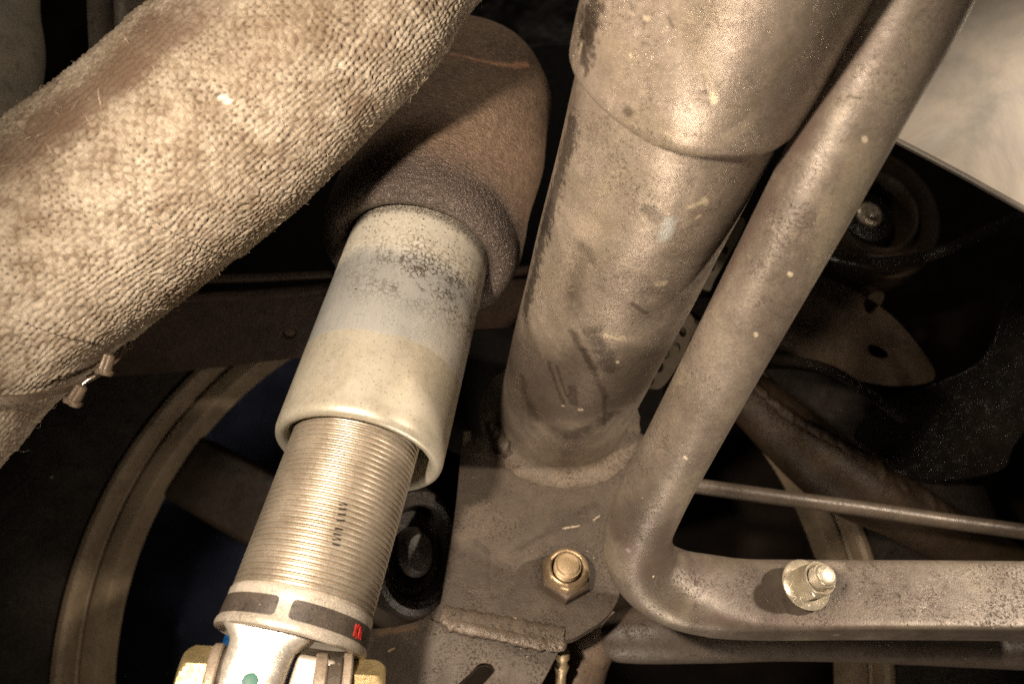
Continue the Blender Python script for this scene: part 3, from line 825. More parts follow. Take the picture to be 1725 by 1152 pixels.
bar = sweep('anti_roll_bar', bar_rows, None, segs=160, sub=14, nref=PN, autosmooth=70)
tag(bar, 'long dusty brown bar bent at the bottom and flattened towards the right edge', 'anti-roll bar')
h = lambda x, y: hit(bar, x, y)
PU = (.085, .055, .045)  # purple-brown grime, also the bar's left-edge shade painted in
marks = [(CR, .8, h(1456, 233), h(1458, 237), .55, .3, .3, 1), (CR, .75, h(1330, 461), h(1332, 463), .6, .3, .3, 1), (CR, .7, h(1273, 562), h(1274, 565), .55, .3, .2, 1), (CR, .7, h(1154, 770), h(1156, 772), .5, .3, .3, 1),
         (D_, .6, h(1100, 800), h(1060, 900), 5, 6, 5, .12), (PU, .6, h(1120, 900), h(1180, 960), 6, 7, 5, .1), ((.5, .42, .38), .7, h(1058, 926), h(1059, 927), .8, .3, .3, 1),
         ((.36, .30, .25), .7, h(1396, 950), h(1415, 952), 1.2, .9, 1.0, .6), (D_, .7, h(1402, 965), h(1412, 985), 2.0, 2.2, 1.6, .4), ((.40, .30, .24), .8, h(1407, 1069), h(1411, 1069), .8, .3, .2, 1), (D_, .3, h(1590, 1010), h(1480, 990), 4, 5, 5, .15),
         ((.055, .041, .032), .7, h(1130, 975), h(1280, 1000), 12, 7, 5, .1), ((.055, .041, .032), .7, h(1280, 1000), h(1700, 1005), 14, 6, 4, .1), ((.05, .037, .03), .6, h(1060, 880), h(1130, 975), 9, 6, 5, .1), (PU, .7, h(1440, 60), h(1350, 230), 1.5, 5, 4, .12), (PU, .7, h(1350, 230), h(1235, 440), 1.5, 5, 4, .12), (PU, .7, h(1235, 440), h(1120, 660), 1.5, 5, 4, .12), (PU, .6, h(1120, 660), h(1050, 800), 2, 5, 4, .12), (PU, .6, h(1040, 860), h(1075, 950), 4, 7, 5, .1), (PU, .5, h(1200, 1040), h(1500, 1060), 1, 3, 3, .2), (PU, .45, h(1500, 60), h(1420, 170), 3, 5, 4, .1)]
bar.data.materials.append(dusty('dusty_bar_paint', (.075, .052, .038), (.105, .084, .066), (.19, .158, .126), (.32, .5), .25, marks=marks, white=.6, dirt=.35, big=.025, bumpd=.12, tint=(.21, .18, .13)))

# flange nut on the bar
FP = Plane(P(1460, 1012, 255) + PN * 6.6, PN)
fn_n = Vector((.17, .53, -.83)).normalized()
FM = frame(FP.at(1352, 990) + PN * 2.4, fn_n, (1, 0, 0)) @ Matrix.Rotation(math.radians(12), 4, 'Z') @ Matrix.Scale(.84, 4)
fnut = empty('flange_nut', FM, label='pale silver flange nut with threaded stud end on the flattened bar', cat='nut'); WM[fnut.name] = FM
M_fl = dusty('pale_plated_steel', (.18, .14, .09), (.42, .36, .26), (.58, .52, .41), (.24, .40), .55, white=.3, dirt=.3, bumpd=.07)
lathe('nut_flange', [(0, 3), (0, 9.6), (.3, 10.2), (.9, 10.35), (1.3, 10.1), (2.0, 8.6), (2.6, 7.3), (3, 5)], FM, M_fl, fnut, segs=96)
hexprof('nut_body', 7.3, 8.5, FM @ Matrix.Translation((0, 0, .0016)), M_fl, fnut, segs=96, inner=6.0)
lathe('nut_collar', [(9.6, 6.5), (10.4, 6.55), (11.4, 6.6), (12.0, 6.4), (12.2, 5.9), (11.9, 5.4), (10.8, 4.9), (9.5, 4.7)], FM, M_fl, fnut, segs=96, rfun=lambda r, t, a: r + .14 * max(0, math.cos(4 * a)) ** 8)
bp = [(8, 4.2)]
for k in range(5):
    z = 10.2 + k * 1.15; bp += [(z, 4.15), (z + .3, 4.7), (z + .55, 4.7), (z + .85, 4.1)]
bp += [(16.1, 4.1), (16.7, 3.8), (17.0, 3.3), (17.05, .05)]
lathe('stud_end', bp, FM, M_fl, fnut, segs=64)

# ------------------------------------------------------------------ wrapped exhaust pipe
def vnoise(x, y, per_y, seed):
    r = np.random.RandomState(seed); G = r.rand(512, per_y)
    xi = np.floor(x).astype(int); yi = np.floor(y).astype(int); fx = x - xi; fy = y - yi
    fx = fx * fx * (3 - 2 * fx); fy = fy * fy * (3 - 2 * fy)
    g = lambda a, b: G[a % 512, b % per_y]
    return (g(xi, yi) * (1 - fx) + g(xi + 1, yi) * fx) * (1 - fy) + (g(xi, yi + 1) * (1 - fx) + g(xi + 1, yi + 1) * fx) * fy
wrap_pts = [(-190, 690, 208, 31), (-80, 590, 212, 31.5), (20, 496, 216, 32.2), (110, 414, 220, 33.4), (215, 328, 224, 34.8), (330, 230, 227, 35.6), (450, 125, 229, 34.6), (560, 5, 230, 34.8), (690, -150, 231, 35), (800, -280, 232, 35)]
C = catmull([tuple(P(x, y, d)) + (r,) for x, y, d, r in wrap_pts], 60)
pts = cam2world_np(C[:, :3]); rad = C[:, 3]
seglen = np.linalg.norm(np.diff(pts, axis=0), axis=1); cum = np.concatenate([[0], np.cumsum(seglen)]); Ltot = cum[-1]
PITCHW = 1.9
SAM = 5
nU = int(Ltot / PITCHW * SAM); nthr = 120; nV = nthr * SAM
uu = np.linspace(0, Ltot, nU)
ctr = np.stack([np.interp(uu, cum, pts[:, k]) for k in range(3)], 1); rad_u = np.interp(uu, cum, rad)
T = np.gradient(ctr, axis=0); T /= np.linalg.norm(T, axis=1)[:, None]
away = np.array(dirw((0, 0, 1)))
N0 = away - T * (T @ away)[:, None]; N0 /= np.linalg.norm(N0, axis=1)[:, None]
B0_ = np.cross(T, N0)
ang = np.arange(nV) / nV * 2 * math.pi
UU, VVg = np.meshgrid(uu / PITCHW, np.arange(nV) / SAM, indexing='ij')
# uneven yarns
jx = (vnoise(UU / 6, VVg / 5, 25, 1) - .5) * 1.3 + (vnoise(UU / 1.7, VVg / 1.6, 75, 2) - .5) * .85
jy = (vnoise(UU / 7 + 9, VVg / 6, 20, 3) - .5) * 1.3 + (vnoise(UU / 1.6 + 5, VVg / 1.7, 71, 4) - .5) * .85
skew = .22
X = UU + jx + skew * 0; Y = VVg + jy
fx, fy = X % 1, Y % 1; ix, iy = np.floor(X), np.floor(Y)
par = (ix + iy) % 2
warp = np.sqrt(np.clip(1 - (2 * fy - 1) ** 2, 0, 1)) * .75 + .5 * np.cos((fx - .5) * math.pi) * np.where(par == 0, 1, -1)
weft = np.sqrt(np.clip(1 - (2 * fx - 1) ** 2, 0, 1)) * .75 - .5 * np.cos((fy - .5) * math.pi) * np.where(par == 0, 1, -1)
hgt = np.maximum(warp, weft)
flat = vnoise(UU / 9, VVg / 9, 14, 5)
amp = .50 + .34 * flat
fuzz = (vnoise(UU * 2.3, VVg * 2.3, 276, 6) - .5) * .34 + (vnoise(UU * 1.1, VVg * 1.1, 132, 8) - .5) * .30
low = (vnoise(UU / 14, VVg / 14, 9, 7) - .5) * 3.8 + (vnoise(UU / 30 + 3, VVg / 29, 4, 9) - .5) * 2.0
# overlapping turns of the tape: a step once every 46 mm along a helix
hel = ((UU * PITCHW + VVg / nthr * 46 + 14) / 46) % 1
step = (.30 + .9 * vnoise(UU / 40, VVg / 40, 4, 12)) * (1 - hel) * .9
gap = np.exp(-(np.minimum(fx, 1 - fx) ** 2 + np.minimum(fy, 1 - fy) ** 2) / .035) * np.clip(vnoise(UU / 2.3, VVg / 2.5, 48, 21) * 1.9 - .35, 0, 1)
H = hgt * amp + fuzz + low + step - gap * .45
RR = rad_u[:, None] - .9 + H
co = ctr[:, None, :] + (B0_[:, None, :] * np.cos(ang)[None, :, None] * 1 + N0[:, None, :] * np.sin(ang)[None, :, None]) * RR[:, :, None]
org = ctr.mean(0)
vsn = ((co - org) * .001).reshape(-1, 3)
ii, jj = np.meshgrid(np.arange(nU - 1), np.arange(nV), indexing='ij')
a_ = ii * nV + jj; b_ = ii * nV + (jj + 1) % nV; c__ = (ii + 1) * nV + (jj + 1) % nV; d__ = (ii + 1) * nV + jj
quads = np.stack([a_, d__, c__, b_], -1).reshape(-1, 4)
me = bpy.data.meshes.new('heat_wrap')
me.vertices.add(len(vsn)); me.vertices.foreach_set('co', vsn.ravel())
me.loops.add(quads.size); me.loops.foreach_set('vertex_index', quads.ravel().astype(np.int32))
me.polygons.add(len(quads)); me.polygons.foreach_set('loop_start', np.arange(0, quads.size, 4, dtype=np.int32))
me.polygons.foreach_set('use_smooth', np.ones(len(quads), bool))
me.update(calc_edges=True); me.validate()
at = me.attributes.new('yarn', 'FLOAT', 'POINT')
yarn = 1 / (1 + np.exp(-(weft - warp) * 7.0)) * .75 + .25 * vnoise(UU * 2.1, VVg * 2.1, 252, 15)
at.data.foreach_set('value', yarn.ravel().astype(np.float32))
at = me.attributes.new('gap', 'FLOAT', 'POINT'); at.data.foreach_set('value', gap.ravel().astype(np.float32))
def wrapmat():
    s = Mat('woven_heat_wrap', 0, .35)
    n1 = s.noise(.022, 5, .6, .6); n2 = s.noise(.13, 6, .7, .4); n3 = s.noise(1.3, 5, .75); n4 = s.noise(3.5, 3, .7)
    c = s.mix(s.mr(n1, .38, .62), (.205, .162, .115), (.33, .28, .215))
    c = s.mix(s.mr(n2, .48, .68, 0, .75), c, (.15, .105, .068))
    c = s.mix(s.mr(n2, .50, .34, 0, .45), c, (.44, .38, .30))
    an = s.t.nodes.new('ShaderNodeAttribute'); an.attribute_name = 'yarn'
    c = s.mix(s.ma('MULTIPLY', s.mr(an.outputs['Fac'], .25, .85), s.mr(n2, .38, .62, .10, .60)), c, (.105, .070, .042))
    gn = s.t.nodes.new('ShaderNodeAttribute'); gn.attribute_name = 'gap'
    c = s.mix(s.mr(gn.outputs['Fac'], .12, .7, 0, .85), c, (.055, .036, .022))  # pits between yarns: soot plus painted shade, depth alone stays lit
    k = s.mr(n3, .28, .72, .66, 1.3)
    c = s.mix(1.0, c, s.comb(k, k, k), 'MULTIPLY')
    sp = s.specks(3.2, .22, .14, 1.5); c = s.mix(s.ma('MULTIPLY', sp, .85), c, (.86, .80, .68))
    dk = s.specks(7, .35, .2, 1.5); c = s.mix(s.ma('MULTIPLY', dk, .7), c, (.06, .04, .025))
    hh = s.ma('ADD', n4, s.ma('MULTIPLY', n3, 1.5))
    return s, c, hh
ex_m = Matrix.Translation(Vector(org) * .001)
ex = empty('exhaust_pipe', ex_m, label='thick exhaust pipe wrapped in tan woven heat tape crossing the upper left', cat='exhaust pipe'); WM[ex.name] = ex_m
wrapo = bpy.data.objects.new('heat_wrap', me); link(wrapo, ex_m, ex)
sw, cw, hw_ = wrapmat()
def wsurf(px, py, lift=0.0):
    return hit(wrapo, px, py)
pA = wsurf(378, 168)
for q0, q1, wd_, k_ in (((12, 262), (100, 200), 7, .75), ((100, 200), (205, 118), 7, .75), ((205, 118), (262, 55), 7, .7), ((270, 48), (340, 12), 7, .55), ((60, 690), (180, 590), 6, .5), ((180, 590), (330, 465), 3, .4), ((330, 60), (420, 110), 4, .3)):
    cw = sw.mix(sw.ma('MULTIPLY', sw.seg(wsurf(*q0), wsurf(*q1), wd_, 4, 7, .14), k_), cw, (.095, .060, .038))  # brown dirt and edge shade, both painted along the upper-left side
cw = sw.mix(sw.ma('MULTIPLY', sw.seg(wsurf(372, 162), wsurf(384, 170), .8, .8, 1.2, 1.2), .9), cw, (.62, .58, .52))
cw = sw.mix(sw.ma('MULTIPLY', sw.seg(wsurf(364, 160), wsurf(370, 158), .5, .6, .8, 1.2), .85), cw, (.04, .03, .02))
me.materials.append(sw.done(cw, .9, sw.bump(hw_, .22, .8)))
# inner pipe closing the wrap
tube('pipe', [Vector(P(x, y, d)) for x, y, d, r in wrap_pts], 30, plain('pipe_steel', (.12, .1, .08), .5, .5), ex, sub=6)
# loose glass fibres
fv, ff = [], []
normals = []
for k in range(900):
    i = rng.randint(20, nU - 20); j = rng.randint(0, nV)
    p = co[i, j] - org; n = (co[i, j] - ctr[i]); n /= np.linalg.norm(n)
    tdir = T[i] * rng.randn() + np.cross(T[i], n) * rng.randn(); tdir /= np.linalg.norm(tdir)
    L = rng.uniform(.8, 3.2) * (1.6 if rng.rand() < .12 else 1); wd = rng.uniform(.03, .075)
    up = rng.uniform(.1, .9)
    prev = None
    side = np.cross(tdir, n)
    cpts = [p + n * .05 + tdir * (L * s) + n * (L * up * math.sin(s * math.pi * .8) * .8) + side * (.4 * L * s * s * rng.uniform(-1, 1)) for s in (0, .33, .66, 1)]
    b0 = len(fv)
    for q, cp in enumerate(cpts):
        for a in range(3):
            an = a * 2.094; fv.append(cp + (side * math.cos(an) + n * math.sin(an)) * wd * (1 - .2 * q))
    for q in range(3):
        for a in range(3):
            ff.append((b0 + q * 3 + a, b0 + q * 3 + (a + 1) % 3, b0 + q * 3 + 3 + (a + 1) % 3, b0 + q * 3 + 3 + a))
fo = mesh_obj('loose_fibres', fv, ff, ex_m, plain('glass_fibre', (.62, .52, .38), .35, 0, .01), ex)
fo['kind'] = 'stuff'

# hose clamp round the wrap at the lower left
ic = int(np.argmin(np.linalg.norm(ctr - np.array(W(-55, 545, 213)) * 1000, axis=1))) + 22
def ring_on_wrap(i0, slope, width, lift, a0, a1, n=120):
    vs = []; 
    for q in range(n + 1):
        a = a0 + (a1 - a0) * q / n
        ii_ = int(i0 + slope * math.sin(a)); jv = int(a / (2 * math.pi) * nV) % nV
        cc = ctr[ii_]; nn = B0_[ii_] * math.cos(a) + N0[ii_] * math.sin(a)
        r = rad_u[ii_] + lift
        for s in (-1, 1):
            for dr in (0, .7):
                vs.append(cc + nn * (r + dr) + T[ii_] * s * width / 2 - org)
    fs = []
    for q in range(n):
        b0 = q * 4; b1 = b0 + 4
        fs += [(b0, b1, b1 + 1, b0 + 1), (b0 + 2, b0 + 3, b1 + 3, b1 + 2), (b0 + 1, b1 + 1, b1 + 3, b0 + 3), (b0, b0 + 2, b1 + 2, b1)]
    return vs, fs
M_clamp = dusty('dull_clamp_steel', (.06, .04, .026), (.085, .062, .042), (.13, .10, .07), (.35, .5), .4, white=.2, dirt=.4)
cl_m = ex_m
clamp = empty('hose_clamp', ex_m, label='thin metal band clamp with two screw lugs around the wrapped pipe', cat='clamp'); WM[clamp.name] = ex_m
v_, f_ = ring_on_wrap(ic, 62, 3.2, 1.7, 0, 2 * math.pi)
mesh_obj('clamp_band', v_, f_, ex_m, M_clamp, clamp, autosmooth=40)
for (px, py, d, ax) in ((174, 626, 208, (.25, .95, .1)), (120, 676, 204, (.45, .85, .1))):
    lm = frame(P(px, py + 5, d), ax, (1, 0, 0)) @ Matrix.Scale(1.05, 4)
    lathe('clamp_screw', [(0, 1.0), (0, 2.3), (.8, 2.6), (1.4, 2.5), (1.5, 1.9), (5.5, 1.55), (6, .9)], lm, M_clamp, clamp, segs=32, rfun=lambda r, t, a: r * (.72 if (t < 1.6 and abs(math.sin(a)) > .93) else 1), caps=(True, True))
tube('clamp_wire', [P(124, 662, 205), P(134, 652, 205), P(148, 640, 206), P(160, 634, 207)], .35, plain('bright_wire', (.6, .5, .4), .25, .9), clamp, segs=10)

# ------------------------------------------------------------------ tubes and rod at the lower right
M_lt = dusty('dusty_link_tube', (.06, .045, .03), (.048, .035, .026), (.070, .053, .039), (.42, .6), 0, white=.6, dirt=.35, bumpd=.2)
M_ls = dusty('brown_sleeve', (.05, .034, .024), (.115, .08, .056), (.15, .108, .076), (.4, .6), 0, white=.3, dirt=.4)
lt_m = frame(P(1300, 1085, 300), (1, 0, 0), (0, 1, 0))
link_arm = empty('control_link', lt_m, label='dusty brown control link tube below the flattened bar with a brown end sleeve', cat='control arm'); WM[link_arm.name] = lt_m
tube('link_tube', [P(1012, 1078, 306), P(1035, 1072, 304), P(1100, 1068, 302), P(1200, 1073, 300), P(1400, 1082, 298), P(1900, 1104, 292)], [6, 10, 11.5, 10, 7.4, 7.4], M_lt, link_arm, sub=12, segs=48)
# end housing: curved flanged barrel under the bracket
tube('link_sleeve', [P(1010, 1020, 312), P(992, 1075, 308), P(975, 1110, 306), P(955, 1165, 300), P(935, 1230, 292)], [10, 12, 13, 14, 14], M_ls, link_arm, sub=10)
sweep('sleeve_rim', [(P(1020, 1112, 300), 1.4, 1.4, 2), (P(1004, 1135, 297), 1.7, 1.7, 2), (P(980, 1160, 294), 1.7, 1.7, 2), (P(950, 1190, 290), 1.7, 1.7, 2)], M_lt, link_arm, segs=20)
M_gold = dusty('dull_gold_steel', (.08, .055, .03), (.24, .18, .10), (.36, .28, .17), (.35, .5), .35, white=.4, dirt=.4)
gm = frame(P(944, 1150, 281), (0.05, .9, -.15), (1, 0, 0))
lathe('grease_nipple', [(-4, 3), (0, 2.2), (4, 2.1), (6, 2.6), (7.5, 3.0), (8.5, 2.4), (10, 2.2), (11, 2.9), (13.5, 2.9), (14.5, 1.6), (15, .1)], gm, M_gold, link_arm, segs=32)

def thing_tube(name, pts, r, mat, label, cat, **k):
    o = tube(name, pts, r, mat, None, **k); return tag(o, label, cat)
M_rod = dusty('dark_rod', (.022, .016, .012), (.062, .048, .036), (.10, .078, .058), (.3, .48), .1, white=.4, dirt=.4)
thing_tube('brake_rod', [P(1080, 805, 352), P(1200, 822, 350), P(1330, 840, 347), P(1450, 856, 345), P(1600, 878, 342), P(1800, 905, 338)], 3.7, M_rod, 'slender dark rod running right from behind the bent bar', 'rod', sub=10, segs=32)

# ------------------------------------------------------------------ light metal sheet at the upper right
def sheetmat():
    s = Mat('brushed_tank_sheet', .35)
    n1 = s.noise(.02, 5, .6, .8); st = s.noise(.35, 5, .7, .2, s.scalev(.12, 1.5, 1.0)); n2 = s.noise(.8, 4, .7)
    c = s.mix(s.mr(n1, .38, .62), (.10, .092, .080), (.175, .152, .122))
    c = s.mix(s.mr(st, .42, .66, 0, .10), c, (.11, .10, .092))
    c = s.mix(s.mr(s.noise(.03, 3, .5, 1), .56, .70, 0, .3), c, (.16, .165, .17))
    d = s.specks(9, .4, .18, 1); c = s.mix(d, c, (.10, .06, .03))
    return s.done(c, s.mr(n1, .3, .7, .36, .5), s.bump(s.ma('ADD', s.ma('MULTIPLY', n1, 2), s.ma('MULTIPLY', n2, .15)), .12, .4))
TPn = Plane(P(1600, 200, 262), Vector((-.10, -.10, -1)).normalized())
sheet = empty('fuel_tank', frame(P(1650, 120, 262), TPn.n), label='pale grey brushed metal tank panel filling the upper right corner', cat='tank'); WM[sheet.name] = sheet.matrix_basis.copy()
M_sheet = sheetmat()
plate('tank_panel', TPn, [(1440, -300, 'c'), (2200, -300, 'c'), (2200, 610, 'c'), (1725, 354), (1620, 296), (1505, 236), (1400, 183, 'c')], 4.0, M_sheet, sheet, bevel=1.5, sub=3)
0 and plate('pressed_rib', TPn, [(1560, 60), (1725, 145), (2000, 290), (2000, 310), (1725, 168), (1560, 84)], 2.0, M_sheet, sheet, bevel=1.0, sub=3, lift=.8)

# ------------------------------------------------------------------ dark underbody fittings behind
M_blk = dusty('glossy_black_paint', (.003, .0025, .002), (.007, .0055, .0046), (.013, .0095, .007), (.14, .32), 0, white=0, dirt=.3, bumpd=.35, big=.03, grit=.3)
M_brn = dusty('dark_brown_paint', (.008, .0055, .004), (.022, .014, .0085), (.038, .025, .014), (.30, .5), 0, .2, white=.2, dirt=.4, bumpd=.4)
# spring turret
tc = P(1478, 352, 400)
tn = Vector((0.12, 0.30, -1)).normalized()
TUM = frame(tc, tn)
tur = empty('spring_turret', TUM, label='dark round underbody cup with stepped rings and a bright screw in its middle', cat='mounting cup'); WM[tur.name] = TUM
lathe('cup_rings', [(-16, .1), (-16, 20), (-14, 21), (-4, 22.5), (-1, 23.2), (0, 24.4), (-.8, 26), (-3, 27), (-3.5, 30), (-2, 36), (-1.5, 38), (-3, 40.5), (-9, 42), (-20, 43)], TUM, M_brn, tur, segs=96, rfun=lambda r, t, a: r)
lathe('rubber_plug', [(-15.8, 18.5), (-12, 18), (-9, 15), (-8.5, 8), (-8.5, .1)], TUM, M_blk, tur, segs=64)
M_scr = dusty('bright_screw_steel', (.15, .10, .06), (.42, .34, .25), (.60, .52, .42), (.25, .4), .6, white=.2)
lathe('screw', [(-8.4, 8.0), (-7.4, 7.9), (-6.2, 7.0), (-5.6, 5), (-5.8, 4.3), (-4.0, 3.4), (-3.0, 2.9), (-3.0, 1.2), (-4.2, 1.0), (-4.2, .05)], TUM, M_scr, tur, segs=48)
# hollow ring ridges below the turret
thing_tube('brake_pipe', [P(1330, 395, 372), P(1385, 425, 368), P(1440, 440, 366), P(1490, 443, 366), P(1560, 432, 372), P(1640, 400, 384), P(1760, 340, 400)], 3.2, M_blk, 'glossy black pipe curving beneath the dark round cup', 'pipe', sub=12, segs=32)
thing_tube('vent_hose', [P(1240, 590, 372), P(1300, 604, 372), P(1360, 612, 372), P(1410, 628, 374), P(1470, 668, 380), P(1520, 705, 390)], 2.6, M_blk, 'short glossy black hose below the brown stamped arm', 'hose', sub=12, segs=32)
# stamped arm
SPn = Plane(P(1420, 560, 400), Vector((-.15, -.25, -1)).normalized())
slots = [[(1462, 584), (1472, 581), (1490, 590), (1496, 600), (1486, 605), (1468, 598)], [(1455, 512), (1466, 494), (1482, 490), (1486, 500), (1474, 524), (1462, 528)]]
arm = plate('stamped_arm', SPn, [(1180, 560, 'c'), (1260, 500), (1350, 465), (1420, 480), (1500, 530), (1560, 600), (1572, 640), (1500, 650), (1400, 632), (1300, 622), (1180, 640, 'c')], 3, M_brn, None, holes=slots, bevel=1.0)
tag(arm, 'brown stamped steel arm with two oval slots behind the bar', 'suspension arm')
# right dark box section
BXn = Plane(P(1600, 700, 430), Vector((-.30, -.1, -1)).normalized())
bx = plate('chassis_panel', BXn, [(1440, 740), (1500, 670), (1580, 645), (1660, 600), (1720, 480), (1900, 380, 'c'), (1900, 560, 'c'), (1725, 730), (1690, 790), (1600, 810), (1520, 800)], 6, M_blk, None, bevel=1.5)
tag(bx, 'dull black chassis panel beside the right edge above the slender rod', 'chassis panel')
def lumpy(i, a): return 1 + .10 * math.sin(i * .9 + a * 2) + .10 * math.sin(i * 1.7 + a * 3 + 1) + .14 * math.sin(i * .31)
o = tube('seam_sealer', [P(1255, 632, 392), P(1290, 668, 390), P(1330, 700, 388), P(1370, 722, 388), P(1420, 752, 390), P(1480, 800, 392), P(1560, 850, 394), P(1640, 905, 396), P(1720, 960, 398)], [2, 2.6, 3.2, 3, 3.4, 6, 6, 5, 5], M_brn, None, sub=14, segs=24, rnoise=lumpy)
tag(o, 'lumpy glossy black seam running diagonally behind the rod', 'seam')
o = tube('cross_member', [P(1230, 640, 408), P(1400, 790, 404), P(1520, 860, 402), P(1700, 960, 400), P(1900, 1080, 398)], [14, 20, 17, 15, 15], M_brn, None, sub=10, segs=32)
tag(o, 'dark diagonal cross member under the black chassis panel', 'cross member')
# perforated strip glimpsed between tube and bar
PFn = Plane(P(1170, 500, 330), Vector((.1, .25, -1)).normalized())
def hole(x, y, r=9, k=1.15): return [(x + r * math.cos(a) * .8, y + r * k * math.sin(a)) for a in [q * math.pi / 4 for q in range(8)]]
hl = [hole(1206, 428), hole(1197, 447), hole(1222, 420, 7), hole(1140, 585, 7), hole(1120, 594), hole(1110, 617), hole(1190, 400, 8), hole(1170, 430, 8), hole(1150, 560, 7), hole(1095, 640, 8), hole(1160, 460, 8)]
pf = plate('perforated_strip', PFn, [(1150, 380), (1245, 365), (1250, 390), (1205, 470), (1195, 490), (1170, 484), (1160, 520), (1170, 545), (1150, 600), (1120, 648), (1098, 655), (1060, 640), (1080, 560), (1120, 460)], 1.5, dusty('khaki_strip', (.012, .009, .005), (.026, .020, .012), (.038, .029, .018), (.6, .8), 0, spec=.15, white=0), None, holes=hl, bevel=.3)
tag(pf, 'perforated khaki metal strip glimpsed between the thick tube and the bar', 'metal strip')
# frame rail behind the shock
RLn = Plane(P(520, 560, 400), Vector((0.0, -.35, -1)).normalized())
rl_m = frame(P(520, 560, 400), RLn.n)
rail = empty('frame_rail', rl_m, label='dark brown horizontal frame rail with a small round hole behind the shock', cat='frame rail'); WM[rail.name] = rl_m
M_rail = dusty('brown_rail_paint', (.020, .013, .009), (.030, .020, .014), (.048, .032, .023), (.35, .55), 0, .2, white=.4, dirt=.5, bumpd=.3)
plate('rail_web', RLn, [(60, 520, 'c'), (360, 506, 'c'), (560, 494, 'c'), (900, 470, 'c'), (900, 555, 'c'), (640, 590, 'c'), (480, 606), (330, 624), (200, 634), (60, 640, 'c')], 4, M_rail, rail, holes=[[(476, 562), (482, 555), (492, 555), (497, 561), (492, 568), (481, 569)]], bevel=1.0, sub=3)
tube('rail_lip', [P(60, 512, 398), P(300, 502, 396), P(480, 494, 394), P(620, 478, 392), P(900, 455, 390)], [3.4, 3.2, 3, 3, 3], M_rail, rail, sub=8, segs=24)
tube('rail_lip', [P(280, 476, 392), P(360, 470, 392), P(430, 468, 392), P(560, 462, 392)], [2.2, 2.2, 2.2, 2], M_rail, rail, sub=8, segs=24)
# dark inner panel above the rail
IP = Plane(P(500, 420, 430), Vector((0.05, .2, -1)).normalized())
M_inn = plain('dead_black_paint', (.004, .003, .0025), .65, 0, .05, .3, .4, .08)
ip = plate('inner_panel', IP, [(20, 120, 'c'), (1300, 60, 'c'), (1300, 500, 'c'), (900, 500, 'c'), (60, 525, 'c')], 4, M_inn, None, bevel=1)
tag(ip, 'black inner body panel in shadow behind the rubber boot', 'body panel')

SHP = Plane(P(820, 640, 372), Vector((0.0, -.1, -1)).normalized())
sh = plate('gap_dark_sheet', SHP, [(700, 560, 'c'), (1120, 540, 'c'), (1110, 700), (1040, 800), (880, 800), (760, 760), (690, 700)], 3, M_inn, None, bevel=1)  # added black sheet standing in for the gap's deep shade
tag(sh, 'added black sheet darkening the narrow gap left of the thick tube foot', 'dark sheet')
# ------------------------------------------------------------------ dark bush between threads and bracket
bu_m = frame(P(705, 930, 312), (0.55, 0.25, -1), (1, 0, 0))
bu = empty('rubber_bush', bu_m, label='black oval rubber bush in the gap between threads and bracket', cat='bush'); WM[bu.name] = bu_m
M_bu = dusty('black_rubber', (.006, .005, .004), (.018, .014, .011), (.032, .025, .019), (.35, .55), 0, white=.1, dirt=.4, bumpd=.3)
ov = lambda r, t, a: r * (1 + .42 * abs(math.sin(a)) ** 2)
lathe('bush_ring', [(-30, 19), (-6, 20), (0, 18.5), (1.5, 16.5), (0, 14.5), (-8, 12.5), (-12, .1)], bu_m, M_bu, bu, segs=72, rfun=ov)
lathe('bush_core', [(-12, 8), (-2, 7.5), (2, 5.5), (3, .1)], bu_m, M_bu, bu, segs=48, rfun=ov)

# blue cable behind the lug
thing_tube('blue_cable', [P(400, 1030, 268), P(392, 1055, 262), P(384, 1082, 256), P(372, 1120, 245), P(360, 1180, 244)], 1.9, plain('blue_cable_skin', (.01, .09, .28), .4), 'thin blue cable hanging behind the shock lug', 'cable', sub=8, segs=20)

# ------------------------------------------------------------------ parts at the upper left
M_ul = dusty('grey_brown_guard', (.02, .016, .011), (.15, .125, .098), (.25, .21, .165), (.36, .55), 0, white=.2, dirt=.6, bumpd=.6, big=.05)
o = tube('grey_hose', [P(-40, -140, 330), P(-45, 0, 330), P(-40, 90, 332), P(-60, 190, 336), P(-120, 300, 345)], [25, 26, 27, 25, 20], dusty('grey_hose_skin', (.03, .027, .018), (.16, .14, .105), (.22, .19, .14), (.5, .7), 0, white=.2), None, sub=10)
tag(o, 'fat dull grey hose cut by the upper left corner', 'hose')
SHn = Plane(P(190, 50, 350), Vector((-.2, .05, -1)).normalized())
sg_m = frame(P(190, 50, 350), SHn.n)
sg = empty('heat_guard', sg_m, label='scuffed grey metal guard with an upright rib above the wrapped pipe', cat='guard'); WM[sg.name] = sg_m
plate('guard_sheet', SHn, [(138, -200, 'c'), (420, -200, 'c'), (420, 300, 'c'), (165, 300, 'c'), (150, 120)], 2, M_ul, sg, bevel=.6, sub=3)
tube('guard_rib', [SHn.at(198, -200) + SHn.n * 1, SHn.at(203, -20) + SHn.n * 1, SHn.at(206, 60) + SHn.n * 1, SHn.at(216, 110) + SHn.n * 1, SHn.at(232, 200) + SHn.n * 1], 3.0, M_ul, sg, sub=8, segs=24)

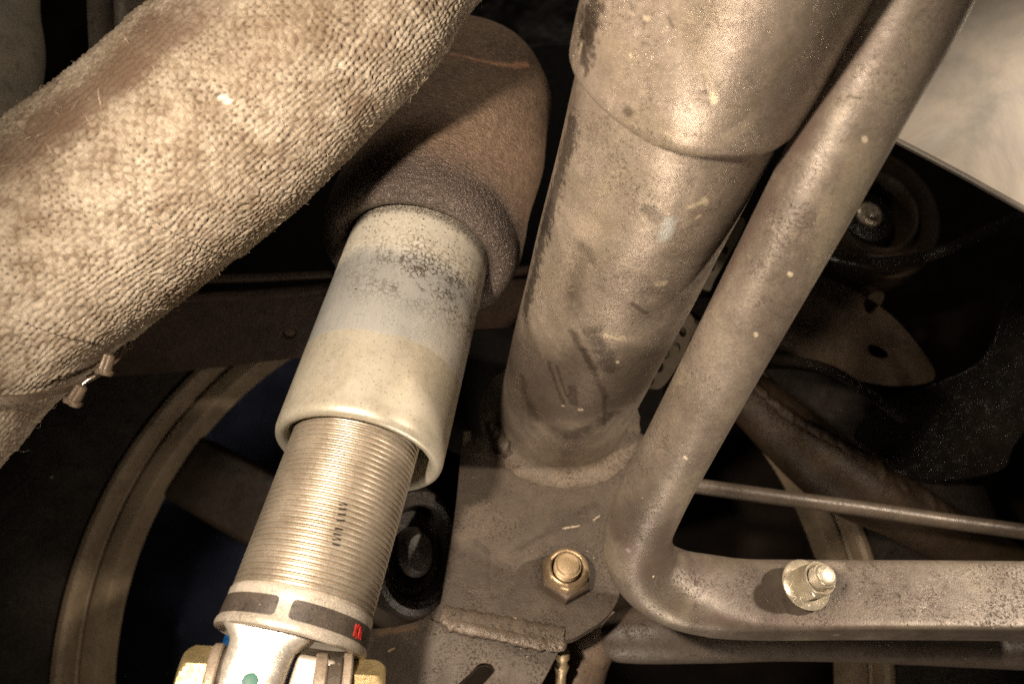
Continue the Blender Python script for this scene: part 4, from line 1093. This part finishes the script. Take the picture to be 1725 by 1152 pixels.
# ------------------------------------------------------------------ wheel
wc = P(805, 1090, 445)
wn_ = Vector((0.02, 0.24, -.97)).normalized()
WMx = frame(wc, wn_)
wh = empty('car_wheel', WMx, label='road wheel seen from inside with tan rim edge, dark tyre and spokes', cat='wheel'); WM[wh.name] = WMx
M_rim = dusty('tan_dusty_rim', (.05, .036, .022), (.17, .13, .082), (.25, .19, .125), (.38, .55), .1, white=.3, dirt=.4, bumpd=.25, big=.015)
M_tyre = dusty('tyre_rubber', (.006, .005, .004), (.016, .012, .009), (.030, .023, .017), (.5, .75), 0, .2, white=1.5, dirt=.6, bumpd=1.2)
RR_ = 256
lathe('rim', [(3, RR_ + 5), (5, RR_ + 3), (5.4, RR_), (4, RR_ - 3), (-1, RR_ - 5), (-7, RR_ - 5), (-8, RR_ - 7), (-5, RR_ - 9), (-4.5, RR_ - 12), (-5.5, RR_ - 18), (-8, RR_ - 20), (-15, RR_ - 22), (-19, RR_ - 24), (-23, RR_ - 20), (-18, RR_ - 12), (-10, RR_ - 4), (3, RR_ + 5)], WMx, M_rim, wh, segs=160, autosmooth=30)
lathe('tyre', [(-20, RR_ - 5), (0, RR_ + 4), (8, RR_ + 12), (16, RR_ + 32), (17, RR_ + 52), (13, RR_ + 74), (4, RR_ + 92), (-14, RR_ + 104), (-60, RR_ + 108), (-120, RR_ + 104)], WMx, M_tyre, wh, segs=160, rfun=lambda r, t, a: r + (1.2 * math.sin(a * 90) if 8 < t < 17 else 0))
M_spk = dusty('dark_bronze_spoke', (.008, .006, .004), (.016, .011, .007), (.026, .018, .011), (.4, .6), 0, .15, white=.1)
lathe('hub', [(-62, .1), (-62, 55), (-45, 60), (-42, 60), (-40, 20), (-40, .1)], WMx, M_spk, wh, segs=64)
def spoke(deg, w0=30, w1=22):
    a = math.radians(deg); ca_, sa_ = math.cos(a), math.sin(a); vs = []
    for (r, wd, z0, z1) in ((50, w0, -66, -42), (120, (w0 + w1) / 2, -60, -34), (RR_ - 24, w1, -40, -14)):
        for s in (-1, 1):
            for z in (z0, z1): vs.append((r * ca_ - s * wd / 2 * sa_, r * sa_ + s * wd / 2 * ca_, z))
    fs = []
    for k in (0, 4):
        fs += [(k + 1, k + 3, k + 7, k + 5), (k, k + 4, k + 6, k + 2), (k, k + 1, k + 5, k + 4), (k + 2, k + 6, k + 7, k + 3)]
    fs += [(0, 2, 3, 1), (8, 9, 11, 10)]
    o = mesh_obj('spoke', vs, fs, WMx, M_spk, wh, smooth=False)
    bv = o.modifiers.new('bevel', 'BEVEL'); bv.width = .004; bv.segments = 3
for dg in (151, 79, 7, -65, -137): spoke(dg, 58, 46)
